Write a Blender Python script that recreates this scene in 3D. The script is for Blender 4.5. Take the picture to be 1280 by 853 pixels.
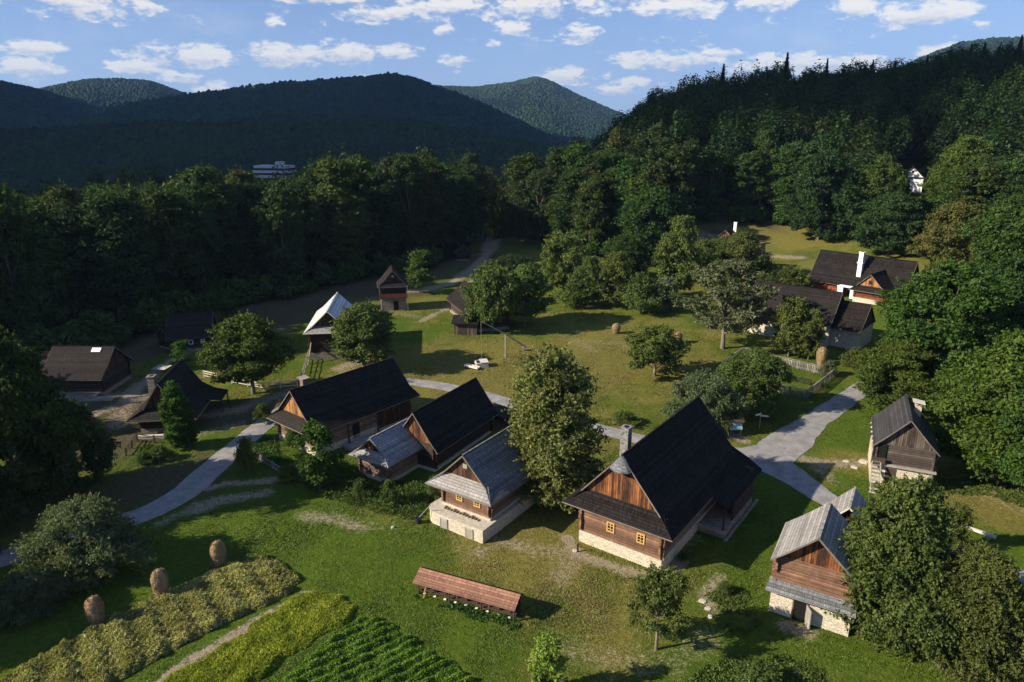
import bpy, math, random
import numpy as np
R = math.radians
for o in list(bpy.data.objects): bpy.data.objects.remove(o)
scn = bpy.context.scene
col = scn.collection
rng = np.random.default_rng(7)
random.seed(7)

# ---------------------------------------------------------------- camera, world, sun, exposure
CAM_H, PITCH, FPX = 36.0, R(17.0), 870.0
cam = bpy.data.cameras.new('camera'); cam.sensor_width = 36.0
cam.lens = FPX / 1280 * 36.0; cam.clip_start = 1.0; cam.clip_end = 60000
camo = bpy.data.objects.new('camera', cam); col.objects.link(camo)
camo.location = (0, 0, CAM_H); camo.rotation_euler = (R(90) - PITCH, 0, 0)
scn.camera = camo
SUN_EL, SUN_AZ = 29.0, 15.0          # light travels towards (+cos15, +sin15)
sd = bpy.data.lights.new('sun', 'SUN'); sd.energy = 5.0; sd.angle = R(0.55); sd.color = (1.0, 0.88, 0.68)
so = bpy.data.objects.new('sun', sd); col.objects.link(so)
so.rotation_euler = (R(90 - SUN_EL), 0, R(-90 + SUN_AZ))
scn.view_settings.view_transform = 'Standard'; scn.view_settings.look = 'None'
scn.view_settings.exposure = 1.0; scn.view_settings.gamma = 1.0
scn.view_settings.use_curve_mapping = False

world = bpy.data.worlds.new('World'); scn.world = world; world.use_nodes = True
class NT:
    """small helper for node graphs"""
    def __init__(s, tree): s.t = tree; s.n = tree.nodes; s.l = tree.links
    def node(s, typ, **kw):
        nd = s.n.new(typ)
        for k, v in kw.items(): setattr(nd, k, v)
        return nd
    def put(s, sock, v):
        if hasattr(v, 'is_linked') or isinstance(v, bpy.types.NodeSocket): s.l.new(v, sock)
        else: sock.default_value = v
    def math(s, op, a, b=None, c=None, clamp=False):
        nd = s.node('ShaderNodeMath', operation=op, use_clamp=clamp); s.put(nd.inputs[0], a)
        if b is not None: s.put(nd.inputs[1], b)
        if c is not None: s.put(nd.inputs[2], c)
        return nd.outputs[0]
    def vmath(s, op, a, b=None):
        nd = s.node('ShaderNodeVectorMath', operation=op); s.put(nd.inputs[0], a)
        if b is not None: s.put(nd.inputs[1], b)
        return nd.outputs[0]
    def noise(s, vec, scale, detail=4, rough=.55, out='Fac', dist=0):
        nd = s.node('ShaderNodeTexNoise'); nd.inputs['Scale'].default_value = scale
        nd.inputs['Detail'].default_value = detail; nd.inputs['Roughness'].default_value = rough
        nd.inputs['Distortion'].default_value = dist
        if vec is not None: s.l.new(vec, nd.inputs['Vector'])
        return nd.outputs[out]
    def mix(s, f, a, b, mode='MIX'):
        nd = s.node('ShaderNodeMix', data_type='RGBA', blend_type=mode, clamp_factor=True)
        s.put(nd.inputs[0], f); s.put(nd.inputs[6], a if not isinstance(a, tuple) else (*a[:3], 1)); s.put(nd.inputs[7], b if not isinstance(b, tuple) else (*b[:3], 1))
        return nd.outputs[2]
    def ramp(s, f, stops):
        nd = s.node('ShaderNodeValToRGB'); e = nd.color_ramp.elements
        while len(e) < len(stops): e.new(.5)
        for i, (p, c) in enumerate(stops):
            e[i].position = p; e[i].color = (*c[:3], 1) if isinstance(c, tuple) else (c, c, c, 1)
        s.put(nd.inputs[0], f); return nd.outputs[0]
    def mapr(s, v, a, b, c=0., d=1., smooth=True):
        nd = s.node('ShaderNodeMapRange', interpolation_type='SMOOTHSTEP' if smooth else 'LINEAR')
        s.put(nd.inputs[0], v); nd.inputs[1].default_value = a; nd.inputs[2].default_value = b
        nd.inputs[3].default_value = c; nd.inputs[4].default_value = d
        return nd.outputs[0]
    def xyz(s, x, y, z):
        nd = s.node('ShaderNodeCombineXYZ')
        for i, v in enumerate((x, y, z)): s.put(nd.inputs[i], v)
        return nd.outputs[0]

def build_world():
    g = NT(world.node_tree); g.n.clear()
    out = g.node('ShaderNodeOutputWorld'); bg = g.node('ShaderNodeBackground')
    sky = g.node('ShaderNodeTexSky', sky_type='NISHITA'); sky.sun_disc = False
    sky.sun_elevation = R(SUN_EL); sky.sun_rotation = R(255); sky.altitude = 500
    sky.air_density = 1.0; sky.dust_density = 0.3; sky.ozone_density = 2.5
    tc = g.node('ShaderNodeTexCoord'); d = tc.outputs['Generated']
    sep = g.node('ShaderNodeSeparateXYZ'); g.l.new(d, sep.inputs[0])
    x, y, z = sep.outputs
    # clouds live on a flat layer high above: project the direction on it
    az = g.math('ARCTAN2', x, y); el = g.math('ARCSINE', z)
    flat = g.xyz(g.math('MULTIPLY', az, 1.0), g.math('MULTIPLY', el, 2.3), 0.0)
    wob = g.noise(flat, 22, 7, .66)
    wob2 = g.noise(flat, 75, 4, .6)
    # cumulus banks: (azimuth deg, elevation deg, half width, half height)
    def sky_at(px, py, hw, hh):
        x_ = (px - 640) / FPX; y_ = (426.5 - py) / FPX; f_ = math.cos(PITCH) + y_ * math.sin(PITCH); d_ = -math.sin(PITCH) + y_ * math.cos(PITCH)
        return (math.degrees(math.atan2(x_, f_)), math.degrees(math.atan2(d_, math.hypot(x_, f_))), hw / FPX * 53, hh / FPX * 50)
    banks = [sky_at(*q) for q in [(118, 10, 62, 17), (35, 60, 40, 9), (32, 84, 44, 12), (170, 84, 30, 9), (228, 70, 72, 17), (228, 96, 28, 9), (272, 109, 26, 10), (352, 68, 62, 17), (425, 66, 60, 16), (495, 66, 34, 12), (470, 16, 52, 13), (570, 74, 24, 9),
             (400, -2, 60, 8), (560, 8, 85, 17), (680, 6, 95, 18), (720, 42, 30, 14), (642, 36, 24, 12), (715, 95, 58, 12), (790, 105, 34, 9), (838, 75, 70, 14), (852, 8, 62, 17), (930, 86, 34, 14), (985, 78, 60, 15), (1065, 78, 60, 11), (960, 4, 45, 10),
             (1065, 11, 34, 14), (1150, 17, 58, 18), (1236, 29, 18, 8), (1182, 66, 40, 10), (765, 112, 34, 8), (345, 30, 14, 7), (556, 38, 14, 7), (60, -8, 90, 14), (180, 8, 26, 8), (620, 54, 14, 6), (900, 66, 26, 6)]]
    banks += [(-50, 7, 6, 1.1), (-62, 10, 8, 1.5), (48, 8, 5, 1.1), (60, 6, 7, 1.0), (-15, 15, 8, 1.6), (12, 17, 7, 1.8), (40, 16, 7, 2), (-45, 18, 9, 2), (100, 12, 12, 2), (160, 15, 16, 3), (-130, 14, 18, 3)]
    tot = None; under = None
    for (a0, e0, wa, we_) in banks:
        dx = g.math('DIVIDE', g.math('SUBTRACT', az, R(a0)), R(wa))
        dz = g.math('DIVIDE', g.math('SUBTRACT', el, R(e0)), R(we_))
        q = g.math('MAXIMUM', g.math('SUBTRACT', 1.0, g.math('ADD', g.math('MULTIPLY', dx, dx), g.math('MULTIPLY', dz, dz))), -.6)
        u = g.math('MULTIPLY', g.math('MAXIMUM', q, 0.), g.math('MULTIPLY', dz, -1.0))
        tot = q if tot is None else g.math('MAXIMUM', tot, q)
        under = u if under is None else g.math('ADD', under, u)
    dens = g.math('ADD', g.math('MULTIPLY', tot, .62), g.math('ADD', g.math('MULTIPLY', g.math('SUBTRACT', wob, .47), 3.6), g.math('MULTIPLY', g.math('SUBTRACT', wob2, .5), 1.2)))
    cm = g.mapr(dens, .08, .72)
    thin = g.math('MULTIPLY', g.mapr(g.noise(flat, 6, 5, .6), .52, .8), .22)
    cm = g.math('MAXIMUM', cm, thin)
    shade = g.mapr(g.math('ADD', under, g.math('MULTIPLY', g.math('SUBTRACT', wob2, .5), -1.0)), -.05, .55)
    lit = g.mix(shade, (8.8, 8.75, 8.8), (5.6, 6.2, 7.6))
    skyc = g.mix(1.0, sky.outputs[0], (.88, .98, 1.22), 'MULTIPLY')
    # horizon whitening is part of the air itself
    skyc = g.mix(g.mapr(el, R(-1), R(13), .75, .25), skyc, (3.4, 4.9, 8.6))
    cl = g.mix(g.math('MULTIPLY', cm, g.mapr(el, R(-2), R(1))), skyc, lit)
    g.l.new(cl, bg.inputs[0]); bg.inputs[1].default_value = 0.055
    g.l.new(bg.outputs[0], out.inputs[0])
build_world()

# ---------------------------------------------------------------- terrain height
def sm(x, a, b):
    t = np.clip((x - a) / (b - a), 0, 1); return t * t * (3 - 2 * t)
def sines(x, y, s, seed=0):
    r = np.random.default_rng(seed); v = 0
    for i in range(6):
        a = r.uniform(0, 6.28); k = (1.6 ** i) / s; ph = r.uniform(0, 6.28)
        v = v + np.sin((x * np.cos(a) + y * np.sin(a)) * k + ph) * (0.62 ** i)
    return v * .5
# ridge lines read as (azimuth tan, elevation tan) seen from the drone and turned into real hills at real distances
def ridge_table(pts):
    az = []; el = []
    for px, py in pts:
        x = (px - 640) / FPX; y = (426.5 - py) / FPX
        f = math.cos(PITCH) + y * math.sin(PITCH); d = -math.sin(PITCH) + y * math.cos(PITCH)
        az.append(math.atan2(x, f)); el.append(d / math.hypot(f, x))
    return np.array(az), np.array(el)
HILLS = [   # (distance, radial half width, ridge pixels)
    (1150, 420, [(-500, 190), (-200, 178), (0, 172), (120, 166), (250, 158), (330, 154), (430, 152), (520, 160), (600, 172), (680, 190), (760, 230), (1500, 300)]),
    (2300, 800, [(-400, 300), (-100, 260), (60, 170), (110, 150), (180, 131), (240, 121), (300, 114), (360, 109), (400, 106), (430, 103), (465, 101), (490, 97), (520, 103), (545, 112), (580, 125), (640, 152), (700, 180), (800, 220), (1500, 300)]),
    (2900, 900, [(-500, 70), (-200, 90), (-60, 98), (0, 105), (60, 118), (100, 131), (150, 148), (240, 180), (400, 250), (1500, 300)]),
    (4300, 1100, [(-300, 150), (0, 135), (50, 113), (90, 105), (120, 102), (150, 101), (185, 104), (215, 114), (250, 128), (320, 150), (500, 250), (1500, 300)]),
    (4700, 1400, [(300, 200), (450, 120), (520, 106), (560, 109), (600, 111), (640, 106), (660, 101), (672, 100), (690, 106), (720, 120), (765, 138), (820, 158), (900, 190), (1500, 300)]),
    (3600, 1000, [(800, 260), (1000, 150), (1120, 90), (1160, 72), (1200, 58), (1240, 52), (1290, 50), (1400, 60), (1600, 90)]),
]
HT = [(D, W, *ridge_table(p)) for D, W, p in HILLS]
def terrain(x, y):
    x = np.asarray(x, float); y = np.asarray(y, float)
    r = np.hypot(x, y) + 1e-6; az = np.arctan2(x, y)
    # meadow rise behind the village, to the right
    wr = sm(az, -.08, .22)
    z = 14.0 * sm(y, 165, 275) * wr
    # wooded slope
    crest = np.interp(az, [-.45, -.2, -.02, .06, .24, .42, .58, .7, 1.0], [0, 2, 7, 11, 33, 42, 48, 56, 66])
    z = z + np.maximum(crest - 14 * wr, 0) * sm(r, 225, 430)
    z = z + 6 * sm(x, 62, 120) * sm(y, 50, 120) * (1 - sm(y, 165, 275))
    # ground falls into the valley beyond the left belt and beyond the crest
    z = z - (46 + z) * sm(r, 470 , 800) * sm(az, .02, .2) - 46 * sm(r, 215, 420) * (1 - sm(az, .02, .2)) - z * sm(r, 330, 620) * (1 - sm(az, .02, .2))
    z = np.maximum(z, -46)
    back = sm(-y, 0, 60); z = z * (1 - back)
    z = z + .10 * sines(x, y, 9, 3) * sm(r, 30, 60)
    far = r > 500
    hz = np.full(z.shape, -46.0)
    for D, W, a, e in HT:
        top = CAM_H + np.interp(az, a, e) * D
        top = top + D * .0016 * sines(az * 30, r / 400, 1.2, int(D)) 
        u = (r - D) / W
        s = np.where(u < 0, np.exp(-(u * 1.25) ** 2), np.exp(-(u * .8) ** 2))
        gul = 1 + .10 * sines(az * 40 + r / 300, r / 350, 1.4, int(D) + 1) * np.clip(np.abs(u), 0, 1)
        h = -46 + np.maximum(top + 46, 0) * s * np.where(np.abs(u) < .05, 1, gul)
        hz = np.maximum(hz, np.where(y > 0, h, -46))
    w = sm(r, 480, 800)
    z = np.where(far, np.maximum(z * 1.0, z * (1 - w) + hz * w), z)
    return z
def tz(x, y): return float(terrain(np.array([x]), np.array([y]))[0])
def ray(px, py):
    x = (px - 640) / FPX; y = (426.5 - py) / FPX
    return x, math.cos(PITCH) + y * math.sin(PITCH), -math.sin(PITCH) + y * math.cos(PITCH)
def at(px, py, h=0.0):
    """point of the ground (plus h) seen at a pixel of the 1280 px wide photograph"""
    dx, dy, dz = ray(px, py)
    t0 = 25.0; ts = np.concatenate([np.linspace(25, 600, 2300), np.linspace(601, 6000, 3000)])
    zz = CAM_H + dz * ts - terrain(dx * ts, dy * ts) - h
    i = int(np.argmax(zz < 0)) if (zz < 0).any() else len(ts) - 1
    if i > 0:
        f = zz[i - 1] / (zz[i - 1] - zz[i] + 1e-9); t = ts[i - 1] + (ts[i] - ts[i - 1]) * f
    else: t = ts[0]
    return dx * t, dy * t
def atz(px, py, z):
    dx, dy, dz = ray(px, py); t = (z - CAM_H) / dz; return dx * t, dy * t

# ---------------------------------------------------------------- object helpers
def tag(o, label=None, cat=None, group=None, kind=None):
    if label: o['label'] = label
    if cat: o['category'] = cat
    if group: o['group'] = group
    if kind: o['kind'] = kind
    return o
def thing(name, label, cat, loc=(0, 0, 0), rz=0.0, group=None):
    o = bpy.data.objects.new(name, None); o.empty_display_size = .3; col.objects.link(o)
    o.location = loc; o.rotation_euler = (0, 0, rz)
    return tag(o, label, cat, group)
def np_mesh(name, V, Fq, mat, smooth=False, parent=None, attrs=None):
    me = bpy.data.meshes.new(name); V = np.asarray(V, np.float32); Fq = np.asarray(Fq, np.int32)
    n = Fq.shape[1]
    me.vertices.add(len(V)); me.vertices.foreach_set('co', V.ravel())
    me.loops.add(Fq.size); me.loops.foreach_set('vertex_index', Fq.ravel())
    me.polygons.add(len(Fq)); me.polygons.foreach_set('loop_start', np.arange(0, Fq.size, n, dtype=np.int32))
    if smooth: me.polygons.foreach_set('use_smooth', np.ones(len(Fq), bool))
    if attrs:
        for k, a in attrs.items():
            at_ = me.attributes.new(k, 'FLOAT', 'POINT'); at_.data.foreach_set('value', np.asarray(a, np.float32))
    me.update(calc_edges=True)
    if mat: me.materials.append(mat)
    o = bpy.data.objects.new(name, me); col.objects.link(o)
    if parent: o.parent = parent
    return o
class MB:
    """collects polygons, then links them as ONE mesh with metric UVs"""
    def __init__(s): s.v = []; s.f = []
    def poly(s, pts):
        b = len(s.v); s.v += [tuple(p) for p in pts]; s.f.append(tuple(range(b, b + len(pts)))); return s
    def hexa(s, p):
        b = len(s.v); s.v += [tuple(q) for q in p]
        for f in ((0, 3, 2, 1), (4, 5, 6, 7), (0, 1, 5, 4), (1, 2, 6, 5), (2, 3, 7, 6), (3, 0, 4, 7)): s.f.append(tuple(b + i for i in f))
        return s
    def box(s, x0, x1, y0, y1, z0, z1):
        return s.hexa([(x0, y0, z0), (x1, y0, z0), (x1, y1, z0), (x0, y1, z0), (x0, y0, z1), (x1, y0, z1), (x1, y1, z1), (x0, y1, z1)])
    def slab(s, pts, th):
        p = [np.array(q, float) for q in pts]; n = np.zeros(3)
        for i in range(len(p)): n += np.cross(p[i] - p[0], p[(i + 1) % len(p)] - p[0])
        n /= np.linalg.norm(n) + 1e-9
        if n[2] < 0: p.reverse(); n = -n
        q = [a - n * th for a in p]; b = len(s.v); k = len(p)
        s.v += [tuple(a) for a in p] + [tuple(a) for a in q]
        s.f.append(tuple(range(b, b + k))); s.f.append(tuple(range(b + 2 * k - 1, b + k - 1, -1)))
        for i in range(k):
            j = (i + 1) % k; s.f.append((b + i, b + k + i, b + k + j, b + j))
        return s
    def wallpoly(s, pts, d):          # polygon extruded by vector d
        k = len(pts); b = len(s.v); s.v += [tuple(p) for p in pts] + [tuple(np.array(p) + d) for p in pts]
        s.f.append(tuple(range(b + k - 1, b - 1, -1))); s.f.append(tuple(range(b + k, b + 2 * k)))
        for i in range(k):
            j = (i + 1) % k; s.f.append((b + i, b + j, b + k + j, b + k + i))
        return s
    def tube(s, a, b_, r0, r1=None, n=8, cap=True):
        r1 = r0 if r1 is None else r1; a = np.array(a, float); b_ = np.array(b_, float); d = b_ - a; d /= np.linalg.norm(d) + 1e-9
        u = np.cross(d, (0, 0, 1) if abs(d[2]) < .9 else (1, 0, 0)); u /= np.linalg.norm(u); w = np.cross(d, u); k = len(s.v)
        for c, r in ((a, r0), (b_, r1)):
            for i in range(n):
                t = 2 * math.pi * i / n; s.v.append(tuple(c + r * (math.cos(t) * u + math.sin(t) * w)))
        for i in range(n): j = (i + 1) % n; s.f.append((k + i, k + j, k + n + j, k + n + i))
        if cap: s.f.append(tuple(k + n + i for i in range(n))); s.f.append(tuple(k + i for i in reversed(range(n))))
        return s
    def bar(s, a, b_, w, h):          # rectangular beam between two points, horizontal width w, height h
        a = np.array(a, float); b_ = np.array(b_, float); d = b_ - a; d /= np.linalg.norm(d) + 1e-9
        side = np.cross(d, (0, 0, 1)) if abs(d[2]) < .95 else np.array((1., 0, 0)); side /= np.linalg.norm(side); up = np.cross(side, d)
        c = [(-1, -1), (1, -1), (1, 1), (-1, 1)]; P = []
        for e in (a, b_):
            for i, j in c: P.append(tuple(e + side * i * w / 2 + up * j * h / 2))
        return s.hexa([P[0], P[1], P[2], P[3], P[4], P[5], P[6], P[7]])
    def build(s, name, mat, parent=None, smooth=False, label=None):
        me = bpy.data.meshes.new(name); me.from_pydata(s.v, [], s.f); me.update()
        uv = me.uv_layers.new(name='UVMap')
        for p in me.polygons:
            n = p.normal
            if abs(n.z) > .995: t = (1, 0, 0); b = (0, 1, 0)
            else:
                l = math.hypot(n.x, n.y); t = (-n.y / l, n.x / l, 0); b = (n.y * t[2] - n.z * t[1], n.z * t[0] - n.x * t[2], n.x * t[1] - n.y * t[0])
            for li in p.loop_indices:
                c = me.vertices[me.loops[li].vertex_index].co
                uv.data[li].uv = (c.x * t[0] + c.y * t[1], c.x * b[0] + c.y * b[1] + c.z * b[2])
            p.use_smooth = smooth
        if mat: me.materials.append(mat)
        o = bpy.data.objects.new(name, me); col.objects.link(o)
        if parent: o.parent = parent
        if label: o['label'] = label
        return o
def copy_thing(root, loc, rz=None, sc=None, label=None, group=None):
    c = root.copy(); col.objects.link(c); c.location = loc
    if rz is not None: c.rotation_euler = (0, 0, rz)
    if sc is not None: c.scale = sc if hasattr(sc, '__len__') else (sc, sc, sc)
    if label: c['label'] = label
    if group: c['group'] = group
    for ch in root.children:
        d = ch.copy(); col.objects.link(d); d.parent = c
        for g_ in ch.children:
            e = g_.copy(); col.objects.link(e); e.parent = d
    return c

# ---------------------------------------------------------------- materials
def new_mat(name):
    m = bpy.data.materials.new(name); m.use_nodes = True; g = NT(m.node_tree)
    b = g.n['Principled BSDF']; b.inputs['Specular IOR Level'].default_value = .25
    return m, g, b
def bump(g, b, h, strength, dist=.05):
    nd = g.node('ShaderNodeBump'); nd.inputs['Strength'].default_value = strength; nd.inputs['Distance'].default_value = dist
    g.l.new(h, nd.inputs['Height']); g.l.new(nd.outputs[0], b.inputs['Normal'])
def uvco(g): return g.node('ShaderNodeTexCoord').outputs['UV']
def obco(g): return g.node('ShaderNodeTexCoord').outputs['Object']
def shingle_mat(name, c1, c2, row=.28, wide=.16, rough=.75, spec=.3, stain=.5, moss=None):
    m, g, b = new_mat(name); uv = uvco(g)
    br = g.node('ShaderNodeTexBrick'); g.l.new(uv, br.inputs['Vector'])
    br.inputs['Color1'].default_value = (.12, .12, .12, 1); br.inputs['Color2'].default_value = (1, 1, 1, 1); br.inputs['Mortar'].default_value = (0, 0, 0, 1)
    br.inputs['Scale'].default_value = 1; br.inputs['Mortar Size'].default_value = .012; br.inputs['Brick Width'].default_value = wide; br.inputs['Row Height'].default_value = row
    br.inputs['Bias'].default_value = 0.0
    n1 = g.noise(uv, .45, 5, .6); n2 = g.noise(g.vmath('MULTIPLY', uv, (5, .7, 1)), 1.3, 4, .6)
    f = g.math('ADD', g.math('MULTIPLY', br.outputs[0], .45), g.math('ADD', g.math('MULTIPLY', g.math('SUBTRACT', n1, .5), stain * 1.6), g.math('MULTIPLY', g.math('SUBTRACT', n2, .35), .9)))
    c = g.mix(f, c1, c2)
    sp2 = g.node('ShaderNodeSeparateXYZ'); g.l.new(uv, sp2.inputs[0])
    rw = g.node('ShaderNodeTexWhiteNoise', noise_dimensions='1D'); g.l.new(g.math('FLOOR', g.math('DIVIDE', sp2.outputs[1], row)), rw.inputs['W'])
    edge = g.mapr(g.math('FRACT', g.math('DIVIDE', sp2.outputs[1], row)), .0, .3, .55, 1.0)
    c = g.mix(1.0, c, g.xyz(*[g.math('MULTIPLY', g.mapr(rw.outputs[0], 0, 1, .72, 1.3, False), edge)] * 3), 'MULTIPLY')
    if moss: c = g.mix(g.mapr(g.noise(uv, .8, 6, .7), .55, .75, 0, .7), c, moss)
    g.l.new(c, b.inputs['Base Color']); b.inputs['Roughness'].default_value = rough; b.inputs['Specular IOR Level'].default_value = spec
    sep = g.node('ShaderNodeSeparateXYZ'); g.l.new(uv, sep.inputs[0])
    saw = g.math('SUBTRACT', 1.0, g.math('FRACT', g.math('DIVIDE', sep.outputs[1], row)))
    h = g.math('ADD', saw, g.math('ADD', g.math('MULTIPLY', br.outputs[0], .5), n2))
    bump(g, b, h, .8, .05); return m
def plank_mat(name, cols, w=.2, vertical=True, rough=.8, streak=1.0):
    m, g, b = new_mat(name); uv = uvco(g)
    sep = g.node('ShaderNodeSeparateXYZ'); g.l.new(uv, sep.inputs[0])
    u, v = (sep.outputs[0], sep.outputs[1]) if vertical else (sep.outputs[1], sep.outputs[0])
    q = g.math('DIVIDE', u, w); idx = g.math('FLOOR', q); fr = g.math('FRACT', q)
    wn = g.node('ShaderNodeTexWhiteNoise', noise_dimensions='1D'); g.l.new(idx, wn.inputs['W'])
    st = g.noise(g.xyz(g.math('MULTIPLY', u, 9), g.math('MULTIPLY', v, .8), idx), 1.0, 5, .65)
    blot = g.noise(g.xyz(g.math('MULTIPLY', u, 1.2), g.math('MULTIPLY', v, .5), 0), 1.0, 4, .6)
    f = g.math('ADD', g.math('MULTIPLY', wn.outputs[0], .4), g.math('ADD', g.math('MULTIPLY', st, .75 * streak), g.math('MULTIPLY', g.math('SUBTRACT', blot, .5), 1.1)))
    f = g.math('SUBTRACT', f, .12)
    c = g.ramp(f, [(i / (len(cols) - 1) * .8 + .08, cc) for i, cc in enumerate(cols)])
    gap = g.math('LESS_THAN', g.math('MINIMUM', fr, g.math('SUBTRACT', 1., fr)), .06)
    c = g.mix(g.math('MULTIPLY', gap, .85), c, (.012, .009, .008))
    g.l.new(c, b.inputs['Base Color']); b.inputs['Roughness'].default_value = rough
    bump(g, b, g.math('SUBTRACT', st, g.math('MULTIPLY', gap, 1.5)), .6, .03); return m
def wood_mat(name, cols, along=(1, 1, 1), scale=3, rough=.85):
    m, g, b = new_mat(name); uv = uvco(g)
    n = g.noise(g.vmath('MULTIPLY', uv, (.6, 7, 1)), scale, 5, .65); n2 = g.noise(obco(g), 1.1, 4, .6)
    c = g.ramp(g.math('ADD', g.math('MULTIPLY', n, .6), g.math('MULTIPLY', n2, .45)), [(i / (len(cols) - 1) * .6 + .22, cc) for i, cc in enumerate(cols)])
    isl = g.node('ShaderNodeNewGeometry').outputs['Random Per Island']; k = g.mapr(isl, 0, 1, .62, 1.4, False); c = g.mix(1.0, c, g.xyz(k, k, k), 'MULTIPLY')
    g.l.new(c, b.inputs['Base Color']); b.inputs['Roughness'].default_value = rough; bump(g, b, n, .5, .03); return m
def stone_mat(name, c1, c2, mortar, scale=2.6, mort=.06):
    m, g, b = new_mat(name); uv = uvco(g)
    warp = g.vmath('ADD', g.vmath('MULTIPLY', uv, (1, 1.6, 1)), g.vmath('SCALE', g.noise(uv, 3, 3, .6, 'Color')))
    vec = g.vmath('ADD', g.vmath('MULTIPLY', uv, (1, 1.6, 1)), g.vmath('MULTIPLY', g.noise(uv, 3, 3, .6, 'Color'), (.25, .25, 0)))
    vo = g.node('ShaderNodeTexVoronoi'); vo.inputs['Scale'].default_value = scale; g.l.new(vec, vo.inputs['Vector'])
    ve = g.node('ShaderNodeTexVoronoi', feature='DISTANCE_TO_EDGE'); ve.inputs['Scale'].default_value = scale; g.l.new(vec, ve.inputs['Vector'])
    sc = g.node('ShaderNodeSeparateColor'); g.l.new(vo.outputs['Color'], sc.inputs[0])
    c = g.mix(sc.outputs[0], c1, c2); c = g.mix(g.math('MULTIPLY', g.noise(uv, 9, 4, .7), .35), c, mortar)
    e = g.mapr(ve.outputs[0], 0.0, mort); c = g.mix(e, mortar, c)
    c = g.mix(g.mapr(g.noise(uv, .9, 4, .6), .5, .75, 0, .35), c, (.22, .17, .10))
    g.l.new(c, b.inputs['Base Color']); b.inputs['Roughness'].default_value = .95
    bump(g, b, g.math('ADD', e, g.noise(uv, 12, 3, .6)), .6, .05); return m
def plain(name, c, rough=.7, var=.25, scale=3, spec=.25, bs=.2):
    m, g, b = new_mat(name); n = g.noise(obco(g), scale, 5, .65)
    d = tuple(x * (1 - var) for x in c); e = tuple(min(1, x * (1 + var)) for x in c)
    g.l.new(g.mix(g.mapr(n, .3, .7), d, e), b.inputs['Base Color']); b.inputs['Roughness'].default_value = rough
    b.inputs['Specular IOR Level'].default_value = spec; bump(g, b, n, bs, .03); return m
def leaf_mat(name, dark, light, trans=.35, var=.35, dead=None, patch=None):
    m = bpy.data.materials.new(name); m.use_nodes = True; g = NT(m.node_tree); g.n.clear()
    out = g.node('ShaderNodeOutputMaterial'); geo = g.node('ShaderNodeNewGeometry'); oi = g.node('ShaderNodeObjectInfo')
    rpi = geo.outputs['Random Per Island']
    n = g.noise(obco(g), .55, 2, .5)
    f = g.math('ADD', g.math('MULTIPLY', rpi, .6), g.math('MULTIPLY', g.mapr(n, .35, .65), .45), clamp=True)
    c = g.mix(f, dark, light)
    if patch:         # whole trees or stands differ in tone; far hills get painted sunlit patches
        sc_, c2 = patch; pn = g.noise(obco(g), sc_, 3, .6); pm = g.noise(obco(g), sc_ * .31, 2, .5)
        c = g.mix(g.mapr(pn, .38, .62), c, g.mix(g.mapr(pm, .4, .6), g.mix(1.0, c, (.5, .55, .6), 'MULTIPLY'), g.mix(f, tuple(q * .4 for q in c2), c2)))
    hs = g.node('ShaderNodeHueSaturation'); g.l.new(c, hs.inputs['Color'])
    g.put(hs.inputs['Hue'], g.math('ADD', .5, g.math('MULTIPLY', g.math('SUBTRACT', oi.outputs['Random'], .5), .05)))
    g.put(hs.inputs['Value'], g.math('ADD', 1 - var / 2, g.math('MULTIPLY', g.math('FRACT', g.math('MULTIPLY', oi.outputs['Random'], 7.31)), var)))
    c = hs.outputs[0]
    df = g.node('ShaderNodeBsdfDiffuse'); tr = g.node('ShaderNodeBsdfTranslucent'); gl = g.node('ShaderNodeBsdfGlossy')
    g.l.new(c, df.inputs[0]); g.l.new(g.mix(1.0, c, (1.15, 1.25, .45), 'MULTIPLY'), tr.inputs[0]); gl.inputs['Roughness'].default_value = .6
    gl.inputs[0].default_value = (.9, .95, 1, 1)
    m1 = g.node('ShaderNodeMixShader'); m1.inputs[0].default_value = trans; g.l.new(df.outputs[0], m1.inputs[1]); g.l.new(tr.outputs[0], m1.inputs[2])
    m2 = g.node('ShaderNodeMixShader'); m2.inputs[0].default_value = .012; g.l.new(m1.outputs[0], m2.inputs[1]); g.l.new(gl.outputs[0], m2.inputs[2])
    g.l.new(m2.outputs[0], out.inputs[0]); return m

M = {}
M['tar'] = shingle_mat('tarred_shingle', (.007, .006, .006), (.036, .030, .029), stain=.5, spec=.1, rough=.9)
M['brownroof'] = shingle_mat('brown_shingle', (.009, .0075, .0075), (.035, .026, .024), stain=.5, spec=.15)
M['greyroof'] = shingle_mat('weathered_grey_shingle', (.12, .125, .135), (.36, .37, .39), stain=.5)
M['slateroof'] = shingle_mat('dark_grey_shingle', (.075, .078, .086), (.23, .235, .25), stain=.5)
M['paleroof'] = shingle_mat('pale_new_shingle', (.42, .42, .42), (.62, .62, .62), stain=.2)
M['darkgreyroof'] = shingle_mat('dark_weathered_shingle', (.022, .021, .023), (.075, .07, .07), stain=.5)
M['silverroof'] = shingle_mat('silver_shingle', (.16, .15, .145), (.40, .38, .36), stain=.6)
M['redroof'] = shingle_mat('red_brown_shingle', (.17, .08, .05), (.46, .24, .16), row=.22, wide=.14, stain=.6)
M['gable'] = plank_mat('orange_brown_planks', [(.014, .009, .007), (.06, .025, .012), (.22, .078, .026), (.38, .17, .065)])
M['gable_dark'] = plank_mat('dark_brown_planks', [(.012, .008, .006), (.04, .02, .012), (.10, .045, .02), (.19, .09, .04)])
M['gable_grey'] = plank_mat('grey_brown_planks', [(.02, .015, .013), (.06, .045, .036), (.13, .10, .08), (.2, .16, .12)])
M['gable_gold'] = plank_mat('golden_planks', [(.05, .03, .02), (.22, .09, .03), (.42, .2, .07), (.5, .32, .15)])
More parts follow.
